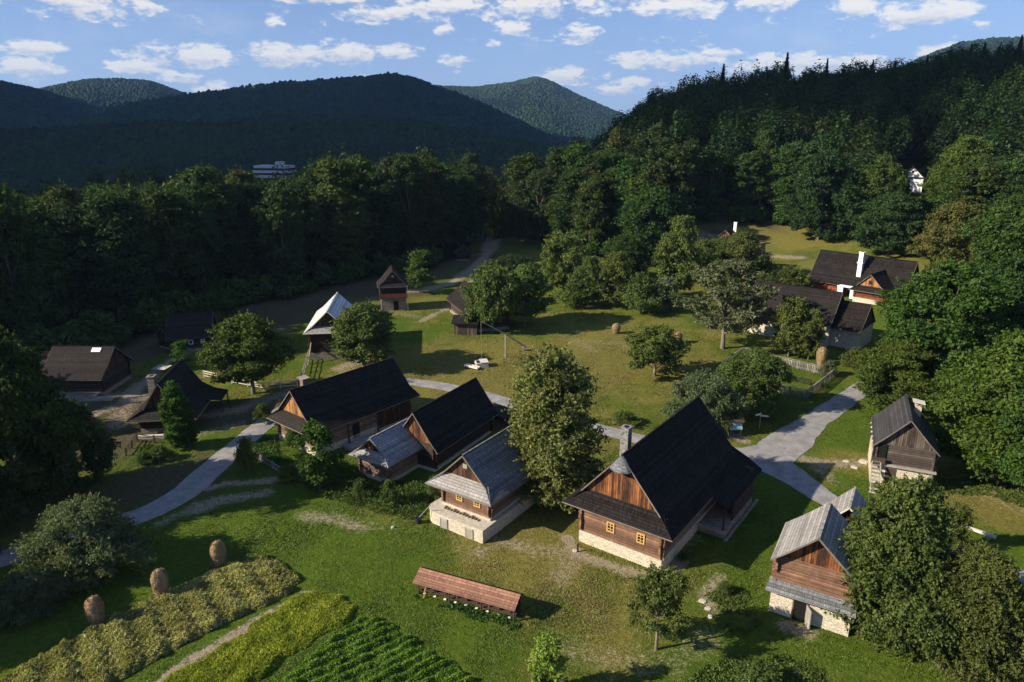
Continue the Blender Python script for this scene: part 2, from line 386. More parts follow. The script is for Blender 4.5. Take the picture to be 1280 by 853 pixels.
M['log'] = wood_mat('brown_logs', [(.05, .028, .018), (.15, .08, .052), (.33, .21, .145)])
M['log_pale'] = wood_mat('pale_logs', [(.05, .032, .024), (.15, .10, .075), (.38, .29, .22)])
M['log_dark'] = wood_mat('dark_logs', [(.015, .011, .009), (.04, .026, .02), (.085, .055, .04)])
M['log_red'] = wood_mat('red_logs', [(.08, .022, .012), (.18, .05, .026), (.28, .09, .045)])
M['log_grey'] = wood_mat('grey_logs', [(.025, .02, .018), (.07, .055, .048), (.15, .12, .10)])
M['wood_grey'] = wood_mat('weathered_boards', [(.10, .09, .08), (.24, .22, .19), (.42, .39, .35)])
M['trim'] = wood_mat('trim_boards', [(.05, .042, .036), (.12, .10, .085), (.22, .19, .165)])
M['fence'] = wood_mat('fence_boards', [(.07, .065, .06), (.19, .175, .16), (.38, .36, .33)])
M['wood_dark'] = wood_mat('dark_boards', [(.02, .015, .012), (.05, .035, .027), (.09, .065, .05)])
M['wood_pale'] = wood_mat('pale_boards', [(.3, .27, .23), (.5, .46, .4), (.66, .62, .56)])
M['wood_tan'] = wood_mat('tan_boards', [(.16, .09, .045), (.34, .2, .1), (.5, .33, .18)])
M['stone'] = stone_mat('cream_stone', (.46, .40, .30), (.66, .60, .50), (.36, .31, .23), scale=4.2)
M['stone_grey'] = stone_mat('grey_stone', (.20, .17, .14), (.36, .31, .26), (.15, .13, .11))
M['white'] = plain('white_plaster', (.78, .77, .74), var=.08)
M['chimgrey'] = stone_mat('chimney_stone', (.03, .03, .03), (.26, .26, .26), (.34, .33, .32), scale=4)
M['frame'] = plain('ochre_paint', (.50, .30, .10), var=.15)
M['pane'] = plain('dark_glass', (.012, .014, .018), rough=.12, var=.1, spec=.6, bs=0)
M['black'] = plain('black_opening', (.006, .006, .006), var=.1, bs=0)
M['bark'] = wood_mat('bark', [(.05, .04, .03), (.13, .11, .09), (.24, .21, .18)])
M['hay'] = wood_mat('hay', [(.10, .07, .04), (.22, .15, .085), (.34, .25, .15)])
M['concrete'] = plain('pale_concrete', (.42, .38, .32), var=.2)
M['board'] = plain('teal_info_panel', (.30, .52, .56), rough=.35, var=.1)
M['iron'] = plain('dark_metal', (.03, .03, .03), rough=.5)
L = {
 'forest': leaf_mat('forest_leaves', (.017, .035, .005), (.056, .102, .014), var=.6),
 'forest_b': leaf_mat('bluish_forest_leaves', (.014, .031, .007), (.042, .076, .016), var=.5),
 'forest_y': leaf_mat('yellowish_forest_leaves', (.022, .033, .006), (.066, .084, .016), var=.5),
 'bright': leaf_mat('bright_leaves', (.026, .053, .006), (.085, .145, .017)),
 'olive': leaf_mat('olive_leaves', (.07, .08, .018), (.25, .25, .075), trans=.42, var=.1),
 'fruit': leaf_mat('fruit_tree_leaves', (.038, .062, .011), (.125, .165, .036), var=.25),
 'grey': leaf_mat('grey_green_leaves', (.042, .06, .024), (.145, .17, .078), var=.2),
 'yellow': leaf_mat('yellow_green_leaves', (.05, .066, .013), (.145, .155, .035), var=.2),
 'lime': leaf_mat('lime_leaves', (.12, .16, .02), (.30, .34, .05), var=.1),
 'mass': leaf_mat('hillside_leaves', (.012, .026, .004), (.040, .074, .011), var=0, patch=(.075, (.062, .072, .012))),
 'conifer': leaf_mat('needles', (.007, .016, .007), (.018, .036, .013), trans=.1),
}
# ---------------------------------------------------------------- ground
def seg_dist(X, Y, pts):
    d = np.full(X.shape, 1e9)
    for (ax, ay), (bx, by) in zip(pts[:-1], pts[1:]):
        vx, vy = bx - ax, by - ay; t = np.clip(((X - ax) * vx + (Y - ay) * vy) / (vx * vx + vy * vy + 1e-9), 0, 1)
        d = np.minimum(d, np.hypot(X - ax - t * vx, Y - ay - t * vy))
    return d
DIRT = [ # (pixels, half width m, strength)
    ([(660, 288), (634, 297), (612, 312)], 3.2, .95), ([(612, 312), (598, 330), (580, 345), (560, 356), (530, 362), (500, 366)], 1.7, .85), ([(618, 306), (604, 328), (596, 345), (590, 356)], 1.4, .8), ([(608, 318), (588, 334), (570, 346)], 1.0, .6), ([(600, 318), (570, 322)], 2.0, .5),
    ([(612, 326), (598, 345), (585, 356)], 1.2, .7), ([(590, 375), (565, 384), (545, 392), (526, 402)], .9, .8), ([(583, 370), (556, 384)], .5, .6),
    ([(500, 366), (470, 372), (450, 385), (455, 380)], 1.3, .5), ([(455, 385), (500, 392), (520, 396)], 1.8, .5),
    ([(420, 462), (440, 455), (470, 448)], 1.5, .8), ([(400, 372), (450, 378)], 4, .35),
    ([(110, 520), (150, 505), (180, 478), (205, 460), (235, 438), (262, 428), (300, 420), (350, 412)], 1.0, .85),
    ([(100, 500), (140, 494), (200, 497), (160, 500), (150, 530)], 1.8, .6),
    ([(180, 515), (250, 520), (300, 512), (330, 500), (360, 492)], 1.7, .7), ([(240, 545), (300, 530)], 1.0, .5), ([(350, 492), (400, 478), (440, 462)], 1.2, .6),
    ([(262, 610), (285, 604), (310, 604), (340, 600), (368, 592)], .55, .9), ([(238, 640), (275, 625), (330, 617)], .8, .75), ([(200, 655), (245, 632)], .6, .6),
    ([(385, 645), (420, 650), (455, 660)], .9, .6), ([(415, 640), (440, 648), (490, 662)], .7, .4), ([(470, 592), (500, 612), (515, 620)], .8, .5),
    ([(600, 690), (625, 678), (650, 684), (690, 690), (720, 700), (700, 720)], 1.5, .55), ([(560, 660), (585, 690), (615, 685)], .7, .4),
    ([(708, 672), (722, 692), (770, 708), (826, 728), (850, 700)], .75, .9), ([(850, 690), (870, 672)], .6, .5),
    ([(1008, 574), (1030, 580), (1060, 578), (1085, 580)], 1.2, .8), ([(1040, 600), (1020, 585)], 1.0, .6), ([(915, 545), (930, 552)], .7, .8),
    ([(195, 858), (240, 824), (300, 790), (345, 765), (382, 745)], .35, .95), ([(990, 835), (1005, 850)], .4, .7),
    ([(1215, 600), (1250, 625), (1285, 640)], 2.4, .45), ([(700, 810), (760, 825), (840, 830), (880, 800)], 1.8, .45), ([(900, 720), (880, 745), (890, 760)], .6, .6),
    ([(740, 438), (720, 425), (790, 432)], 1.8, .45), ([(860, 285), (880, 295), (905, 300)], 4, .6), ([(950, 320), (1000, 322)], 2, .8), ([(985, 785), (1005, 790)], .7, .7),
    ([(20, 520), (60, 505), (110, 500)], 2, .4), ([(0, 600), (120, 560)], 3, .3),
]
WOODM = []
def forest_front(az):
    """distance at which closed forest starts, by azimuth"""
    return np.interp(az, [-.95, -.66, -.53, -.42, -.32, -.24, -.13, -.075, -.045, -.02, .03, .1, .19, .26, .42, .47, .52, .58, .66, .75, 1.0],
                        [118, 128, 136, 152, 160, 172, 184, 200, 250, 262, 225, 195, 190, 232, 236, 225, 205, 190, 150, 112, 95])
def masks(X, Y):
    r = np.hypot(X, Y); az = np.arctan2(X, Y)
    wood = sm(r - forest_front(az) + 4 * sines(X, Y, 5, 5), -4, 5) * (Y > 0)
    dirt = np.zeros(X.shape)
    near = (r < 330)
    xs, ys = X[near], Y[near]; dd = np.zeros(xs.shape); jit = .35 * sines(xs, ys, .9, 11) + .3 * sines(xs, ys, 2.6, 12)
    for p, w, s in DIRT:
        P = [at(*q) for q in p]; d = seg_dist(xs, ys, P) + jit * min(1, w)
        dd = np.maximum(dd, s * (1 - sm(d, w * .2, w * 1.5 + .5)))
    dirt[near] = dd
    # dryness: sunny meadow beyond the road and the rough lower corner are yellower
    dry = .30 + .28 * sines(X, Y, 7, 21) + .14 * sines(X, Y, 2.1, 22)
    for (px, py, rad, s) in [(690, 470, 26, .6), (620, 680, 5, .4), (480, 500, 8, .25), (600, 500, 12, .3), (760, 410, 16, .35), (530, 390, 14, .2), (920, 260, 60, .7), (660, 700, 7, .5), (760, 800, 8, .45), (1240, 630, 8, .7), (300, 440, 14, .15), (470, 640, 5, .3), (30, 640, 10, .35),
                             (230, 690, 14, -.55), (420, 720, 12, -.5), (300, 610, 8, -.2), (1120, 640, 7, -.4), (930, 640, 9, -.4), (1040, 540, 5, -.5), (850, 620, 6, -.3), (620, 610, 5, -.4)]:
        cx, cy = at(px, py); dry = dry + s * np.exp(-((X - cx) ** 2 + (Y - cy) ** 2) / rad ** 2)
    brown = np.zeros(X.shape)
    for (px, py, rad, s) in [(330, 388, 13, 1), (380, 374, 14, 1), (440, 358, 15, 1), (500, 345, 14, 1), (270, 398, 12, .9), (350, 400, 8, .8), (560, 325, 18, 1), (600, 330, 12, .9), (620, 300, 22, .9), (520, 365, 7, .6), (150, 440, 11, .9), (200, 422, 12, 1), (930, 242, 36, 1), (985, 238, 30, .9), (880, 300, 20, .8), (300, 518, 6, .8), (225, 508, 5, .8), (205, 600, 7, .8), (255, 578, 5, .6), (140, 505, 9, .9), (350, 505, 5, .7), (120, 560, 8, .7), (1010, 325, 10, .4), (170, 540, 5, .6), (270, 520, 5, .6), (230, 600, 4, .5), (60, 620, 8, .5), (650, 372, 4, .5), (790, 300, 12, .7)]:
        cx, cy = at(px, py); brown = np.maximum(brown, s * np.exp(-((X - cx) ** 2 + (Y - cy) ** 2) / rad ** 2))
    return wood, dirt, np.clip(dry, 0, 1), np.clip(brown + .12 * sines(X, Y, 3, 24) * (brown > .1), 0, 1)
def ground_mat():
    m, g, b = new_mat('meadow_ground'); P = obco(g)
    A = lambda n: g.node('ShaderNodeAttribute', attribute_name=n).outputs['Fac']
    wood, dirt, dry, farr = A('wood'), A('dirt'), A('dry'), A('far')
    n1 = g.noise(P, .35, 6, .6); n2 = g.noise(P, 2.2, 6, .7); n3 = g.noise(P, 7.0, 5, .7)
    green = g.ramp(g.math('ADD', g.math('MULTIPLY', n2, .6), g.math('MULTIPLY', n3, .4)), [(.28, (.026, .046, .006)), (.5, (.070, .112, .012)), (.72, (.145, .180, .030))])
    yel = g.ramp(g.math('ADD', g.math('MULTIPLY', n2, .5), g.math('MULTIPLY', n3, .5)), [(.28, (.06, .058, .013)), (.48, (.150, .138, .032)), (.62, (.235, .205, .062)), (.75, (.34, .28, .12))])
    f = g.mapr(g.math('ADD', dry, g.math('MULTIPLY', g.math('SUBTRACT', n1, .5), 1.3)), .2, .85)
    c = g.mix(f, green, yel)
    bc = g.ramp(g.math('ADD', g.math('MULTIPLY', n2, .5), g.math('MULTIPLY', n3, .5)), [(.3, (.035, .028, .018)), (.5, (.085, .066, .042)), (.7, (.15, .12, .075))])
    c = g.mix(g.math('MULTIPLY', g.mapr(g.math('ADD', A('brown'), g.math('MULTIPLY', g.math('SUBTRACT', n2, .5), .8)), .15, .7), .9), c, bc)
    dc = g.ramp(g.math('ADD', g.math('MULTIPLY', n2, .4), g.math('MULTIPLY', n3, .6)), [(.3, (.13, .10, .07)), (.5, (.29, .235, .17)), (.7, (.46, .39, .30))])
    df = g.mapr(g.math('ADD', dirt, g.math('ADD', g.math('MULTIPLY', g.math('SUBTRACT', n2, .5), 1.3), g.math('MULTIPLY', g.math('SUBTRACT', n3, .5), 1.5))), .30, .85)
    c = g.mix(g.math('MULTIPLY', df, g.mapr(dirt, 0.02, .2)), c, dc)
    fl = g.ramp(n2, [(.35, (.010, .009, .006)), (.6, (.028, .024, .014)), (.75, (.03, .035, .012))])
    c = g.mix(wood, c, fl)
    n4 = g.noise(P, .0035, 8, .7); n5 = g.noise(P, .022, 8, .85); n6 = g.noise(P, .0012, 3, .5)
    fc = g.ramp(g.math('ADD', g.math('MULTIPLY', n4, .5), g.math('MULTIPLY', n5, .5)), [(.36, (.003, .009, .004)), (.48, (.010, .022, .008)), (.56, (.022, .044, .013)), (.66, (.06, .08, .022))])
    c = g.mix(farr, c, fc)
    g.l.new(c, b.inputs['Base Color']); b.inputs['Roughness'].default_value = 1.0; b.inputs['Specular IOR Level'].default_value = .05
    bp = g.node('ShaderNodeBump'); bp.inputs['Strength'].default_value = .9; bp.inputs['Distance'].default_value = .22
    g.l.new(g.math('ADD', n2, n3), bp.inputs['Height'])
    bp2 = g.node('ShaderNodeBump'); bp2.inputs['Strength'].default_value = 1.0; g.l.new(g.math('MULTIPLY', n5, farr), bp2.inputs['Height']); bp2.inputs['Distance'].default_value = 60
    g.l.new(bp.outputs[0], bp2.inputs['Normal']); g.l.new(bp2.outputs[0], b.inputs['Normal'])
    return m
def build_ground():
    rr = [0.0, 12.0, 24.0]
    while rr[-1] < 14000: rr.append(rr[-1] * (1.0085 if rr[-1] < 330 else 1.016))
    rr = np.array(rr)
    a1 = np.linspace(-.92, .92, 470); a2 = np.linspace(.92, 2 * math.pi - .92, 90)[1:-1]
    aa = np.concatenate([a1, a2]); na, nr = len(aa), len(rr)
    Rr, Aa = np.meshgrid(rr, aa, indexing='ij'); X = (Rr * np.sin(Aa)).ravel(); Y = (Rr * np.cos(Aa)).ravel()
    Z = terrain(X, Y); wood, dirt, dry, brown = masks(X, Y); r = np.hypot(X, Y)
    i = np.arange(nr - 1)[:, None] * na; j = np.arange(na)[None, :]; j2 = (j + 1) % na
    Fq = np.stack([i + j, i + na + j, i + na + j2, i + j2], -1).reshape(-1, 4)
    Fq = Fq[:, ::-1]
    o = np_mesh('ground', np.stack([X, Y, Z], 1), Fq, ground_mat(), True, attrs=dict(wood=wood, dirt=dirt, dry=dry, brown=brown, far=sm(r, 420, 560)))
    o['kind'] = 'structure'
build_ground()

# ---------------------------------------------------------------- roads
def road_mat():
    m, g, b = new_mat('grey_gravel_asphalt'); P = obco(g)
    n = g.noise(P, .7, 5, .65); n2 = g.noise(P, 9, 4, .7)
    c = g.ramp(g.math('ADD', g.math('MULTIPLY', n, .6), g.math('MULTIPLY', n2, .4)), [(.3, (.12, .116, .116)), (.46, (.20, .193, .193)), (.56, (.26, .25, .245)), (.72, (.34, .32, .30))])
    big = g.noise(P, .16, 6, .7); c = g.mix(g.mapr(big, .52, .7, 0, .55), c, (.27, .235, .19))
    g.l.new(c, b.inputs['Base Color']); b.inputs['Roughness'].default_value = .9; bump(g, b, n2, .3, .03); return m
M['road'] = road_mat()
def catmull(P, step=.6):
    P = [np.array(p, float) for p in P]; P = [2 * P[0] - P[1]] + P + [2 * P[-1] - P[-2]]; out = []
    for k in range(1, len(P) - 2):
        n = max(2, int(np.linalg.norm(P[k + 1] - P[k]) / step))
        for t in np.linspace(0, 1, n, endpoint=False):
            out.append(.5 * (2 * P[k] + (P[k + 1] - P[k - 1]) * t + (2 * P[k - 1] - 5 * P[k] + 4 * P[k + 1] - P[k + 2]) * t * t + (3 * P[k] - P[k - 1] - 3 * P[k + 1] + P[k + 2]) * t ** 3))
    out.append(P[-2]); return out
def road(pix, widths, lift, name='road', mat=None):
    W = [at(*p) for p in pix]; C = catmull(W, .5); n = len(C); V = []; F_ = []
    cum = np.concatenate([[0], np.cumsum([np.linalg.norm(np.subtract(b, a)) for a, b in zip(W[:-1], W[1:])])])
    cc = np.concatenate([[0], np.cumsum([np.linalg.norm(C[k + 1] - C[k]) for k in range(n - 1)])]); cc = cc / cc[-1] * cum[-1]
    for k in range(n):
        d = C[min(k + 1, n - 1)] - C[max(k - 1, 0)]; d /= np.linalg.norm(d); nn = np.array((-d[1], d[0])); w = float(np.interp(cc[k], cum, widths)) / 2
        for s in np.linspace(-1, 1, 7):
            e = 1 + (.045 * math.sin(cc[k] * .43 + s * 9) + .03 * math.sin(cc[k] * 1.13 + s * 5) + random.uniform(-.025, .025)) * (abs(s) > .9)
            q = C[k] + nn * w * s * e; V.append((q[0], q[1], tz(q[0], q[1]) + lift + .03 * (1 - s * s)))
    for k in range(n - 1):
        for i in range(6): a = k * 7 + i; F_.append((a, a + 1, a + 8, a + 7))
    o = np_mesh(name, V, F_, mat or M['road'], True); o['kind'] = 'structure'
    for p in o.data.polygons: 
        pass
    return o
road([(-90, 728), (-20, 706), (36, 688), (100, 667), (172, 646), (222, 622), (256, 594), (287, 567), (318, 540), (345, 520), (385, 497), (440, 481), (500, 477), (545, 482), (600, 493), (660, 511), (740, 534), (790, 547), (850, 560), (930, 570)],
     [3, 3, 3, 3, 3.1, 3.3, 3.2, 3.1, 3.0, 2.9, 2.8, 2.8, 2.8, 2.7, 2.6, 2.6, 2.6, 2.6, 2.8, 4], .03)
road([(905, 575), (955, 573), (985, 553), (1020, 525), (1050, 505), (1078, 486), (1110, 468)], [2.5, 5, 5.0, 3.4, 3.2, 3.2, 3], .035)
road([(930, 560), (965, 580), (1000, 602), (1035, 626), (1070, 648), (1120, 668), (1200, 698), (1280, 724), (1400, 762)], [4, 5.2, 3.4, 2.6, 2.6, 2.6, 2.7, 2.8, 2.8], .04)

# ---------------------------------------------------------------- houses
def window(root, x, z, y, w=.75, h=.95, frame='frame', name='window', panes=2, rows=3):
    """window in a front wall: frame proud of the wall at local y (outside is -y)"""
    f = MB(); t = .11; d0, d1 = y - .06, y + .05
    f.box(x - w / 2, x + w / 2, d0, d1, z - h / 2, z - h / 2 + t).box(x - w / 2, x + w / 2, d0, d1, z + h / 2 - t, z + h / 2)
    f.box(x - w / 2, x - w / 2 + t, d0, d1, z - h / 2 + t, z + h / 2 - t).box(x + w / 2 - t, x + w / 2, d0, d1, z - h / 2 + t, z + h / 2 - t)
    for k in range(1, panes): xx = x - w / 2 + w * k / panes; f.box(xx - .03, xx + .03, d0 + .01, d1, z - h / 2 + t, z + h / 2 - t)
    for k in range(1, rows): zz = z - h / 2 + h * k / rows; f.box(x - w / 2 + t, x + w / 2 - t, d0 + .015, d1, zz - .022, zz + .022)
    o = f.build(name, M[frame], root)
    MB().box(x - w / 2 + t, x + w / 2 - t, y - .005, y + .04, z - h / 2 + t, z + h / 2 - t).build('pane', M['pane'], o)
    return o
def log_walls(root, w, L_, z0, z1, y0=0.0, mat='log', dia=.27, ext=.22, name='log_wall', gap_front=None):
    m = MB(); n = max(2, int(round((z1 - z0) / dia))); d = (z1 - z0) / n; r = random.Random(int(w * 100 + L_))
    def log(a, b_, axis, c, z, th=.2):
        e = d * .16; P = []
        prof = [(-th / 2 + .055, 0), (-th / 2, e * 1.4), (-th / 2, d - e * 1.4), (-th / 2 + .055, d), (th / 2 - .055, d), (th / 2, d - e * 1.4), (th / 2, e * 1.4), (th / 2 - .055, 0)]
        b0 = len(m.v)
        for s in (a, b_):
            for (p, q) in prof: m.v.append((s, c + p, z + q) if axis == 0 else (c + p, s, z + q))
        k = len(prof)
        for i in range(k): j = (i + 1) % k; m.f.append((b0 + i, b0 + j, b0 + k + j, b0 + k + i) if axis == 1 else (b0 + i, b0 + k + i, b0 + k + j, b0 + j))
        m.f.append(tuple(b0 + i for i in (range(k) if axis == 0 else reversed(range(k))))); m.f.append(tuple(b0 + k + i for i in (reversed(range(k)) if axis == 0 else range(k))))
    for i in range(n):
        z = z0 + i * d; ee = lambda: ext + r.uniform(-.05, .05)
        for c in (y0 + .1, y0 + L_ - .1): log(-w - ee(), w + ee(), 0, c + r.uniform(-.012, .012), z)
        for c in (-w + .1, w - .1): log(y0 - ee(), y0 + L_ + ee(), 1, c + r.uniform(-.012, .012), min(z + d / 2, z1 - d * .6), .19)
    return m.build(name, M[mat], root)
def roofgeo(P):
    """slope polyline on one side: ridge -> knee -> eave, returns (x, z) list"""
    return [(0, P['zr']), (P['wk'], P['zk']), (P['we'], P['ze'])]
def zroof(P, x):
    g_ = roofgeo(P); x = abs(x)
    return float(np.interp(x, [a for a, b in g_], [b for a, b in g_]))
def house(name, label, cat, O, yaw, w, Lw, zr, ze, we, Le, sk, wall='log', roof='tar', gable='gable', plinth=.9, plinth_mat='stone', base=0.0, skirt=True, knee=.70, dip=.10, og=.35, ob=.6,
          skirt_mat=None, group=None, dia=.27, loc_z=None, holes=True, back_skirt=False, trim='trim', ridge_board=True, walls=True):
    z0 = tz(*O) if loc_z is None else loc_z
    root = thing(name, label, cat, (O[0], O[1], z0), R(yaw), group)
    wk = we * knee; zk = zr - (zr - ze) * knee - dip * (zr - ze) * .5
    P = dict(w=w, L=Lw, zr=zr, ze=ze, we=we, Le=Le, sk=sk, wk=wk, zk=zk, og=og, root=root, base=base)
    zt = zroof(P, w) - .16
    # base
    MB().box(-w - .08, w + .08, -.08, Lw + .08, base - .6, base + plinth).build('stone_base', M[plinth_mat], root)
    if walls: log_walls(root, w, Lw, base + plinth, zt, 0, wall, dia)
    # gables
    def gab(y, th, front):
        m = MB()
        if front and skirt: pts = [(-wk + .1, y, zk + .05), (wk - .1, y, zk + .05), (0, y, zr - .16)]
        else: pts = [(-w, y, zt + .002), (w, y, zt + .002), (wk - .12, y, zk - .1), (0, y, zr - .16), (-wk + .12, y, zk - .1)] if wk - .12 < w else [(-w - .1, y, zt + .002), (w + .1, y, zt + .002), (0, y, zr - .16)]
        m.wallpoly(pts, (0, th, 0)); return m.build('gable', M[gable], root)
    gab(.0, .08, True); gab(Lw - .08, .08, False)
    if front_fill(P, zt, skirt): MB().box(-w + .2, w - .2, .02, .14, zt - .02, zk).build('gable_beam', M['wood_dark'], root)
    if holes:
        zz = zr - (zr - zk) * .42
        for s in (-1, 1) if we > 4 else (0,): MB().box(s * .55 - .07, s * .55 + .07, -.012, .02, zz - .09, zz + .09).build('vent_hole', M['black'], root)
    # roof
    th = .13; r_ = MB(); yb = Le if not back_skirt else Lw + og
    yr = Lw + ob if not back_skirt else Lw + og
    yf = -og
    for s in (-1, 1):
        r_.slab([(0, yf, zr), (0, yr, zr), (s * wk, yr, zk), (s * wk, yf, zk)], th)
        if skirt: r_.slab([(s * wk, yf, zk), (s * wk, yr, zk), (s * we, Le, ze), (s * we, -sk, ze)], th)
        else: r_.slab([(s * wk, yf, zk), (s * wk, yr, zk), (s * we, yr, ze), (s * we, yf, ze)], th)
    ro = r_.build('roof', M[roof], root)
    if skirt:
        k = MB(); k.slab([(-wk - .02, .06, zk + .03), (wk + .02, .06, zk + .03), (we - .01, -sk, ze + .004), (-we + .01, -sk, ze + .004)], .1)
        k.build('skirt_roof', M[skirt_mat or roof], root)
    # barge boards and eave boards
    e = MB()
    for s in (-1, 1):
        for a, b_ in (((0, zr), (wk, zk)), ((wk, zk), (we, ze))):
            if skirt and a[0] > 0: continue
            e.bar((s * a[0], yf - .02, a[1] - .1), (s * b_[0], yf - .02, b_[1] - .1), .045, .11)
            e.bar((s * a[0], yr + .02, a[1] - .1), (s * b_[0], yr + .02, b_[1] - .1), .045, .11)
        e.bar((s * (we + .02), -sk if skirt else yf, ze - .09), (s * (we + .02), Le if skirt else yr, ze - .09), .05, .10)
    if skirt: e.bar((-we, -sk - .02, ze - .06), (we, -sk - .02, ze - .06), .04, .09)
    e.build('barge_boards', M[trim], root)
    if ridge_board: MB().bar((0, yf, zr + .02), (0, yr, zr + .02), .16, .07).build('ridge_cap', M[roof], root)
    return P
def front_fill(P, zt, skirt): return skirt and P['zk'] > zt
def chimney(root, x, y, z0, z1, s=.35, mat='chimgrey', hood=True):
    c = MB().box(x - s, x + s, y - s, y + s, z0, z1).box(x - s - .06, x + s + .06, y - s - .06, y + s + .06, z1, z1 + .1).build('chimney', M[mat], root)
    MB().box(x - s * .55, x + s * .55, y - s * .55, y + s * .55, z1 + .1, z1 + .13).build('flue', M['black'], c)
    return c
def door(root, x, y, z, w=.9, h=1.6, mat='wood_dark'):
    """closed board door in a front wall"""
    f = MB(); f.box(x - w / 2 - .1, x - w / 2, y - .06, y + .06, z, z + h + .1).box(x + w / 2, x + w / 2 + .1, y - .06, y + .06, z, z + h + .1).box(x - w / 2, x + w / 2, y - .06, y + .06, z + h, z + h + .1)
    o = f.build('door', M['wood_grey'], root); MB().box(x - w / 2, x + w / 2, y - .03, y + .03, z, z + h).build('door_leaf', M[mat], o); return o

# 1 the big house in the middle
P = house('log_house', 'large log house with huge black shingle roof, orange plank gable and tall speckled chimney', 'house', (9.38, 53.04), -36.4, 3.95, 15.7, 9.9, 4.15, 5.25, 17.4, 1.15, wall='log', roof='tar', gable='gable', plinth=1.15, og=.35, knee=.72)
r = P['root']
window(r, -.9, 2.55, -.02); window(r, 2.0, 2.55, -.02)
chimney(r, -2.0, 4.3, 5.5, 10.2, .38)
hm = MB(); zh = 9.98     # little conical hood over the gable tip
for k in range(5):
    a0, a1 = math.pi * (1 + k / 5), math.pi * (1 + (k + 1) / 5)
    hm.poly([(0, -.25, zh), (1.05 * math.cos(a0), -.35 + .75 * math.sin(a0), zh - 1.35), (1.05 * math.cos(a1), -.35 + .75 * math.sin(a1), zh - 1.35)])
    hm.poly([(0, -.25, zh - .15), (1.0 * math.cos(a1), -.35 + .7 * math.sin(a1), zh - 1.42), (1.0 * math.cos(a0), -.35 + .7 * math.sin(a0), zh - 1.42)])
hm.build('gable_hood', M['slateroof'], r)
# wider rear aisle: the eave steps out, its front is open above a boarded platform
MB().slab([(5.15, 7.7, 4.2), (5.15, 17.4, 4.2), (6.75, 17.4, 3.25), (6.75, 7.7, 3.25)], .12).build('aisle_roof', M['tar'], r)
MB().box(4.05, 6.5, 8.0, 15.8, -.3, .85).build('aisle_base', M['stone_grey'], r)
MB().box(4.0, 6.6, 7.7, 7.98, .62, .92).build('platform_beam', M['wood_grey'], r)
MB().box(6.3, 6.45, 10.6, 15.7, .85, 3.2).build('aisle_wall', M['wood_dark'], r)
for yy in (7.95, 10.3): MB().box(6.3, 6.46, yy - .08, yy + .08, .85, 3.3).build('aisle_post', M['wood_dark'], r)
MB().box(4.02, 6.3, 15.6, 15.75, .85, 4.0).build('aisle_end_wall', M['wood_dark'], r)
MB().box(6.6, 6.9, 7.7, 17.0, -.2, .1).build('stone_footing', M['stone_grey'], r)

# 2 log cottage on a stone cellar
P = house('cellar_cottage', 'small log cottage with a grey shingle roof, standing on a cream stone cellar terrace', 'house', (-4.35, 58.25), -34.1, 2.8, 7.6, 7.4, 3.85, 3.85, 8.3, 1.3, wall='log', roof='slateroof', gable='gable_dark', plinth=.12, base=1.45, skirt_mat='silverroof', knee=.66)  # lighter skirt_mat puts the sun on the skirt into the colour
r = P['root']
window(r, -.75, 2.75, -.02, .75, .85); window(r, 1.35, 2.75, -.02, .75, .85)
MB().box(-.25, .25, -.03, .0, 5.9, 6.35).build('gable_hatch', M['wood_grey'], r)
foot = [(-3.5, 3.0), (-3.7, -.6)] + [(-3.7 + 1.3 * (1 - math.cos(a)), -.6 - 1.1 * math.sin(a)) for a in np.linspace(.2, math.pi / 2, 6)] + [(3.25, -1.75), (3.35, 7.9), (-2.9, 7.9)]
kk = len(foot); t = MB()     # terrace with a rounded left corner
t.v += [(x, y, -.5) for x, y in foot] + [(x * .995, y * .995, 1.26) for x, y in foot]
for i in range(kk): j = (i + 1) % kk; t.f.append((i, j, kk + j, kk + i))
t.f.append(tuple(range(kk, 2 * kk))); t.build('stone_cellar', M['stone'], r)
t = MB(); foot2 = [(x * 1.01, y * 1.01 - .01) for x, y in foot]
t.v += [(x, y, 1.265) for x, y in foot2] + [(x, y, 1.37) for x, y in foot2]
for i in range(kk): j = (i + 1) % kk; t.f.append((i, j, kk + j, kk + i))
t.f.append(tuple(range(kk, 2 * kk))); t.f.append(tuple(reversed(range(kk)))); t.build('terrace_slab', M['concrete'], r)
door(r, -1.3, -1.74, 0, .7, 1.0, 'wood_grey'); door(r, 1.7, -1.76, 0, .7, 1.0, 'wood_grey')
s = MB()
for k in range(12): x = -2.2 + k * .36; s.bar((x, -.25 - (k % 3) * .1, 1.42), (x + .2, -.75, 1.44), .10, .12)
s.build('firewood', M['log_pale'], r)

# 3 little barn with grey roof
P = house('grey_roofed_shed', 'small log shed with light grey shingle roof, joined to the black barn', 'shed', (-14.75, 67.24), -32.4, 2.1, 8.0, 4.95, 2.55, 2.85, 7.9, .85, wall='log_pale', roof='greyroof', gable='gable', plinth=.35, skirt_mat='silverroof', knee=.66, dip=.05)  # skirt shingles lighter: sunlight on the skirt put into their colour
MB().box(.15, .45, -.03, .0, 3.6, 4.0).build('gable_hatch', M['black'], P['root'])
